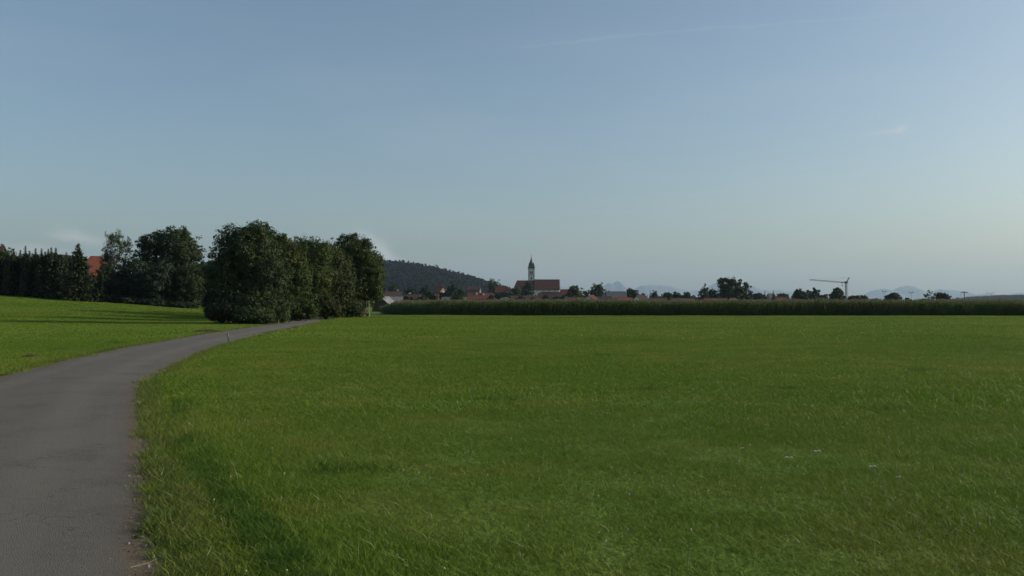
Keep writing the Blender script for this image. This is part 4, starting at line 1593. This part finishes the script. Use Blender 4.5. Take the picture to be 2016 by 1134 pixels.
for i, (px, top, hw, d, kd, lab) in enumerate(VT):
    r = np.random.default_rng(400 + i)
    hh = 600 - top
    cyy = top + hh * .48
    spec = [(px, cyy, hw * .95, hh * .46), (px + r.normal(0, hw * .3), top + hh * .3, hw * .7, hh * .3),
            (px - hw * .5, top + hh * .6, hw * .55, hh * .35), (px + hw * .5, top + hh * .62, hw * .55, hh * .35)]
    if kd == 'T' and hw < 12:
        spec[1] = (px, top + hh * .2, hw * .4, hh * .2)
    sz = hw / F * d
    broad_tree("village_tree", lab, "tree", ((px - CX) / F * d, d, 0), LB(spec, d), int(2200 + 90 * hw), .16 * sz + .28, MK[kd], 400 + i, .24 * sz + .1, .5, trunk_r=.2, group=G_T, per=20, limbs=4)
# thin airy tree
d = 380
broad_tree("airy_tree", "thin airy tree with see-through crown before the pale mountains", "tree", ((1829 - CX) / F * d, d, 0),
           LB([(1829, 577, 6, 7), (1822, 582, 5, 5), (1837, 586, 5, 5), (1827, 590, 7, 6), (1841, 580, 3, 3)], d), 800, .5, M_leafbirch, 480, .5, .3, trunk_r=.16, per=10, limbs=12)
for (px, top, hw, d, lab) in [(1280, 570, 4.5, 520, "thin dark spike tree left of the grey green round tree"), (1506, 571, 5, 520, "left one of two small spruces on the skyline"),
                              (1522.5, 569, 5.5, 540, "right one of two small spruces on the skyline")]:
    conifer("village_spruce", lab, ((px - CX) / F * d, d, 0), EYE + (HY - top) / F * d, hw / F * d * 1.35, 490 + int(px), 22, 10, M_needle, "spruces of the village", True)


# ------------------------------------------------------------------ woods on the hills (uncountable)
def wood_kind(seed, pointed):
    r = np.random.default_rng(seed)
    if pointed:
        C, Nn = [], []
        for i in range(14):
            u = i / 14
            k_ = 8
            for j in range(k_):
                a = r.random() * 6.28
                q = (1 - u) * .24 * (.6 + .6 * r.random())
                C.append((math.cos(a) * q, math.sin(a) * q, .08 + u * .9))
                Nn.append((math.cos(a), math.sin(a), .7))
        C, Nn = np.array(C), np.array(Nn) + r.normal(0, .3, (len(C), 3))
        Nn /= np.linalg.norm(Nn, axis=1)[:, None]
        v, f = leaf_quads(C, Nn, .20, .13, r)
        t = r.random(len(C))
        m = M_hillneedle
    else:
        v, f, t = crown_mesh([(0, 0, .55, .34, .34, .42)], 170, .17, M_leafT, seed, .1, 8, .6)
        m = M_hillleaf
    return proto(np_mesh("wood", v, f, [m], None, {"tint": ('FACE', t)}))


def wood(name, x0, x1, y0, y1, n, fn, hmin, hmax, label, keep):
    X = x0 + (x1 - x0) * rng.random(n)
    Y = y0 + (y1 - y0) * rng.random(n)
    Z = fn(X, Y)
    ok = keep(X, Y, Z)
    X, Y, Z = X[ok], Y[ok], Z[ok]
    h = hmin + (hmax - hmin) * rng.random(len(X)) ** 1.3
    w_ = h * (1 + .4 * rng.random(len(X)))
    ro = np.zeros((len(X), 3))
    ro[:, 2] = rng.random(len(X)) * 6.28
    pk = np.where(rng.random(len(X)) < .6, rng.integers(0, 3, len(X)), rng.integers(3, 6, len(X)))
    scatter(name, np.stack([X, Y, Z - .5], 1), ro, np.stack([w_, w_, h], 1), pk, [wood_kind(600 + i, i < 3) for i in range(6)], label, "forest")


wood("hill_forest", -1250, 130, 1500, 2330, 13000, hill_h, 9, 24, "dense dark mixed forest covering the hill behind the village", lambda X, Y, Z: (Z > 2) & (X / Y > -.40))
wood("far_hill_forest", 1480, 2600, 2450, 3350, 9000, rhill_h, 7, 13, "far blue forest on the low right hill", lambda X, Y, Z: (Z > 1.5) & (X / Y < .72))

# ------------------------------------------------------------------ small things by the road
# leaning marker stake
x, y, z = gbase(451.5, 37.4)
st = empty("marker_stake", (x, y, z - .03))
st.rotation_euler = (0, R(-9), R(20))
setp(st, "short leaning wooden stake at the road's right edge", "stake")
b = MB()
b.box((0, 0, .22), (.07, .07, .5), 0, .92)
b.build("post", M_stakedark, st)
b = MB()
b.box((.037, 0, .40), (.012, .066, .13))
b.build("reflector_band", M_sign, st)

# small sign at the clump
x, y, z = gbase(549, 80.5)
sg = empty("roadside_sign", (x, y, z), R(12))
setp(sg, "small white rimmed sign on a thin post before the roadside trees", "sign")
b = MB()
b.tube([(0, 0, -.2), (0, 0, 1.88)], .03, 6)
b.build("post", M_galv, sg)
b = MB()
b.box((-.1, -.05, 1.62), (.34, .03, .5))
pl = b.build("plate", M_signdark, sg)
b = MB()
b.box((-.1, -.07, 1.88), (.40, .03, .07))
b.box((.085, -.07, 1.60), (.07, .03, .49))
b.build("rim", M_sign, pl)

# pale two-legged post at the clump's right end
x, y, z = gbase(724, 116.5)
pf = empty("post_frame", (x, y, z), R(5))
setp(pf, "slim pale two-legged wooden post frame at the clump's right end", "post")
for s in (-1, 1):
    b = MB()
    b.tube([(s * .20, 0, -.2), (s * .17, 0, 1.2), (s * .16, 0, 2.2)], [.055, .05, .045], 6)
    b.build("leg", M_palewood, pf)
for zz in (.55, 1.9):
    b = MB()
    b.box((0, -.055, zz), (.40, .04, .09))
    b.build("crosspiece", M_palewood, pf)
b = MB()
b.box((0, -.08, .35), (.26, .03, .3))
b.build("panel", M_brownroof, pf)


# bare soil bank left of the road, a bush-shadow strip and a dark tuft
def soil_shade_bank(px, py, wpx, hgt, label):
    d = 1.6 * F / (py - HY)
    x = (px - CX) / F * d
    w = wpx / F * d
    n = 16
    b = MB()
    t = np.linspace(-1, 1, n)
    rr = np.random.default_rng(int(px))
    prof_ = [(0, -.06), (.05, .55), (.22, .95), (.5, 1.0), (.9, .3), (1.2, -.08)]
    V = []
    for i in range(n):
        e = (1 - t[i] ** 2) ** .6
        for (yy, zz) in prof_:
            V.append((t[i] * w / 2, yy * .8 + rr.normal(0, .02) + t[i] * w * .22, max(-.08, zz * hgt * e) + (rr.normal(0, .01) if zz > 0 else 0)))
    m = len(prof_)
    b.add(V, [(i * m + j, (i + 1) * m + j, (i + 1) * m + j + 1, i * m + j + 1) for i in range(n - 1) for j in range(m - 1)])
    o = b.build("soil_shade_bank", M_soil, None, smooth=True)
    o.location = (x, d, float(ground_h(x, d)))
    setp(o, label, "soil bank")


soil_shade_bank(405, 654, 54, .17, "dark bare earth bank in the meadow left of the road")
soil_shade_bank(512, 638.5, 40, .16, "dark strip coloured as the shadow at the foot of the roadside shrubs")  # only bush shade here, put into a dark strip
soil_shade_bank(52, 705, 26, .09, "small dark grass tuft in the left meadow, modelled as a mound")  # grass tuft modelled as a low dark mound


# pale dry leaves on the meadow, a stalk and a stone at the road edge
def dry_leaf(px, py, wpx, rz, label):
    d = 1.6 * F / (py - HY)
    d = d * (1 - .07 / 1.6)
    x = (px - CX) / F * d
    L = wpx / F * d
    n = 9
    V, Fc = [], []
    for i in range(n):
        t = i / (n - 1)
        wd = L * .17 * math.sin(math.pi * min(.98, t * .95 + .03)) ** .7
        zc = .018 * math.sin(t * 3.1) + .008 * math.sin(t * 9)
        xx = (t - .5) * L
        V += [(xx, -wd, zc + .5 * wd), (xx, 0, zc), (xx, wd, zc + .35 * wd)]
    for i in range(n - 1):
        for j in (0, 1):
            Fc.append((i * 3 + j, (i + 1) * 3 + j, (i + 1) * 3 + j + 1, i * 3 + j + 1))
    b = MB()
    b.add(V, Fc)
    o = b.build("dry_leaf", M_dryleaf, None, smooth=True)
    md = o.modifiers.new("thickness", 'SOLIDIFY')
    md.thickness = .002
    o.location = (x, d, float(ground_h(x, d)) + .055)
    o.rotation_euler = (R(14), R(-6), rz)
    setp(o, label, "leaf", "pale dry leaves on the meadow")


dry_leaf(1459, 881, 12, .1, "leftmost small pale leaf lying on the meadow grass")
dry_leaf(1550, 899, 17, -.3, "pale leaf on the grass, second from the left and nearest of the middle pair")
dry_leaf(1606, 887, 19, .15, "longest pale leaf on the grass, upper right of the middle pair")
dry_leaf(1714, 917, 18, -.1, "pale curled leaf on the grass right of the middle pair")
dry_leaf(1765, 937, 14, .4, "duller pale leaf at the far right of the scattered leaves")
x, y = (285 - CX) / F * 5.42, 5.42
b = MB()
b.tube([(-.065, -.02, .005), (-.02, 0, .012), (.03, .015, .02), (.075, .03, .045)], [.003, .0035, .003, .002], 5)
o = b.build("straw_stalk", M_straw, None)
o.location = (x, y, float(ground_h(x, y)) + .012)
setp(o, "pale dry straw stalk lying on the road's broken edge", "stalk")
b = MB()
b.lathe((0, 0, 0), [(.006, -.01), (.018, 0), (.022, .006), (.013, .012), (.004, .015)], 8)
o = b.build("stone", M_soil, None, smooth=True)
o.scale = (1.2, .8, 1)
x, y = (274 - CX) / F * 6.15, 6.15
o.location = (x, y, float(ground_h(x, y)) + .0)
setp(o, "dark little stone on the crumbling road edge", "stone")

# ------------------------------------------------------------------ haze
b = MB()
b.add([(-14500, -1700, -12), (14500, -1700, -12), (14500, 23300, -12), (-14500, 23300, -12), (-14500, -1700, 900), (14500, -1700, 900), (14500, 23300, 900), (-14500, 23300, 900)],
      [(3, 2, 1, 0), (4, 5, 6, 7), (0, 1, 5, 4), (1, 2, 6, 5), (2, 3, 7, 6), (3, 0, 4, 7)])
m = bpy.data.materials.new("haze_air")
m.use_nodes = True
nt = m.node_tree
nt.nodes.remove(nt.nodes["Principled BSDF"])
pv = nt.nodes.new("ShaderNodeVolumePrincipled")
pv.inputs["Color"].default_value = (.54, .74, .93, 1)
pv.inputs["Density"].default_value = 5.0e-5
pv.inputs["Anisotropy"].default_value = 0.15
nt.links.new(pv.outputs[0], nt.nodes["Material Output"].inputs["Volume"])
setp(b.build("haze", m), "thin blue evening haze lying over the plain", "haze", None, "stuff")
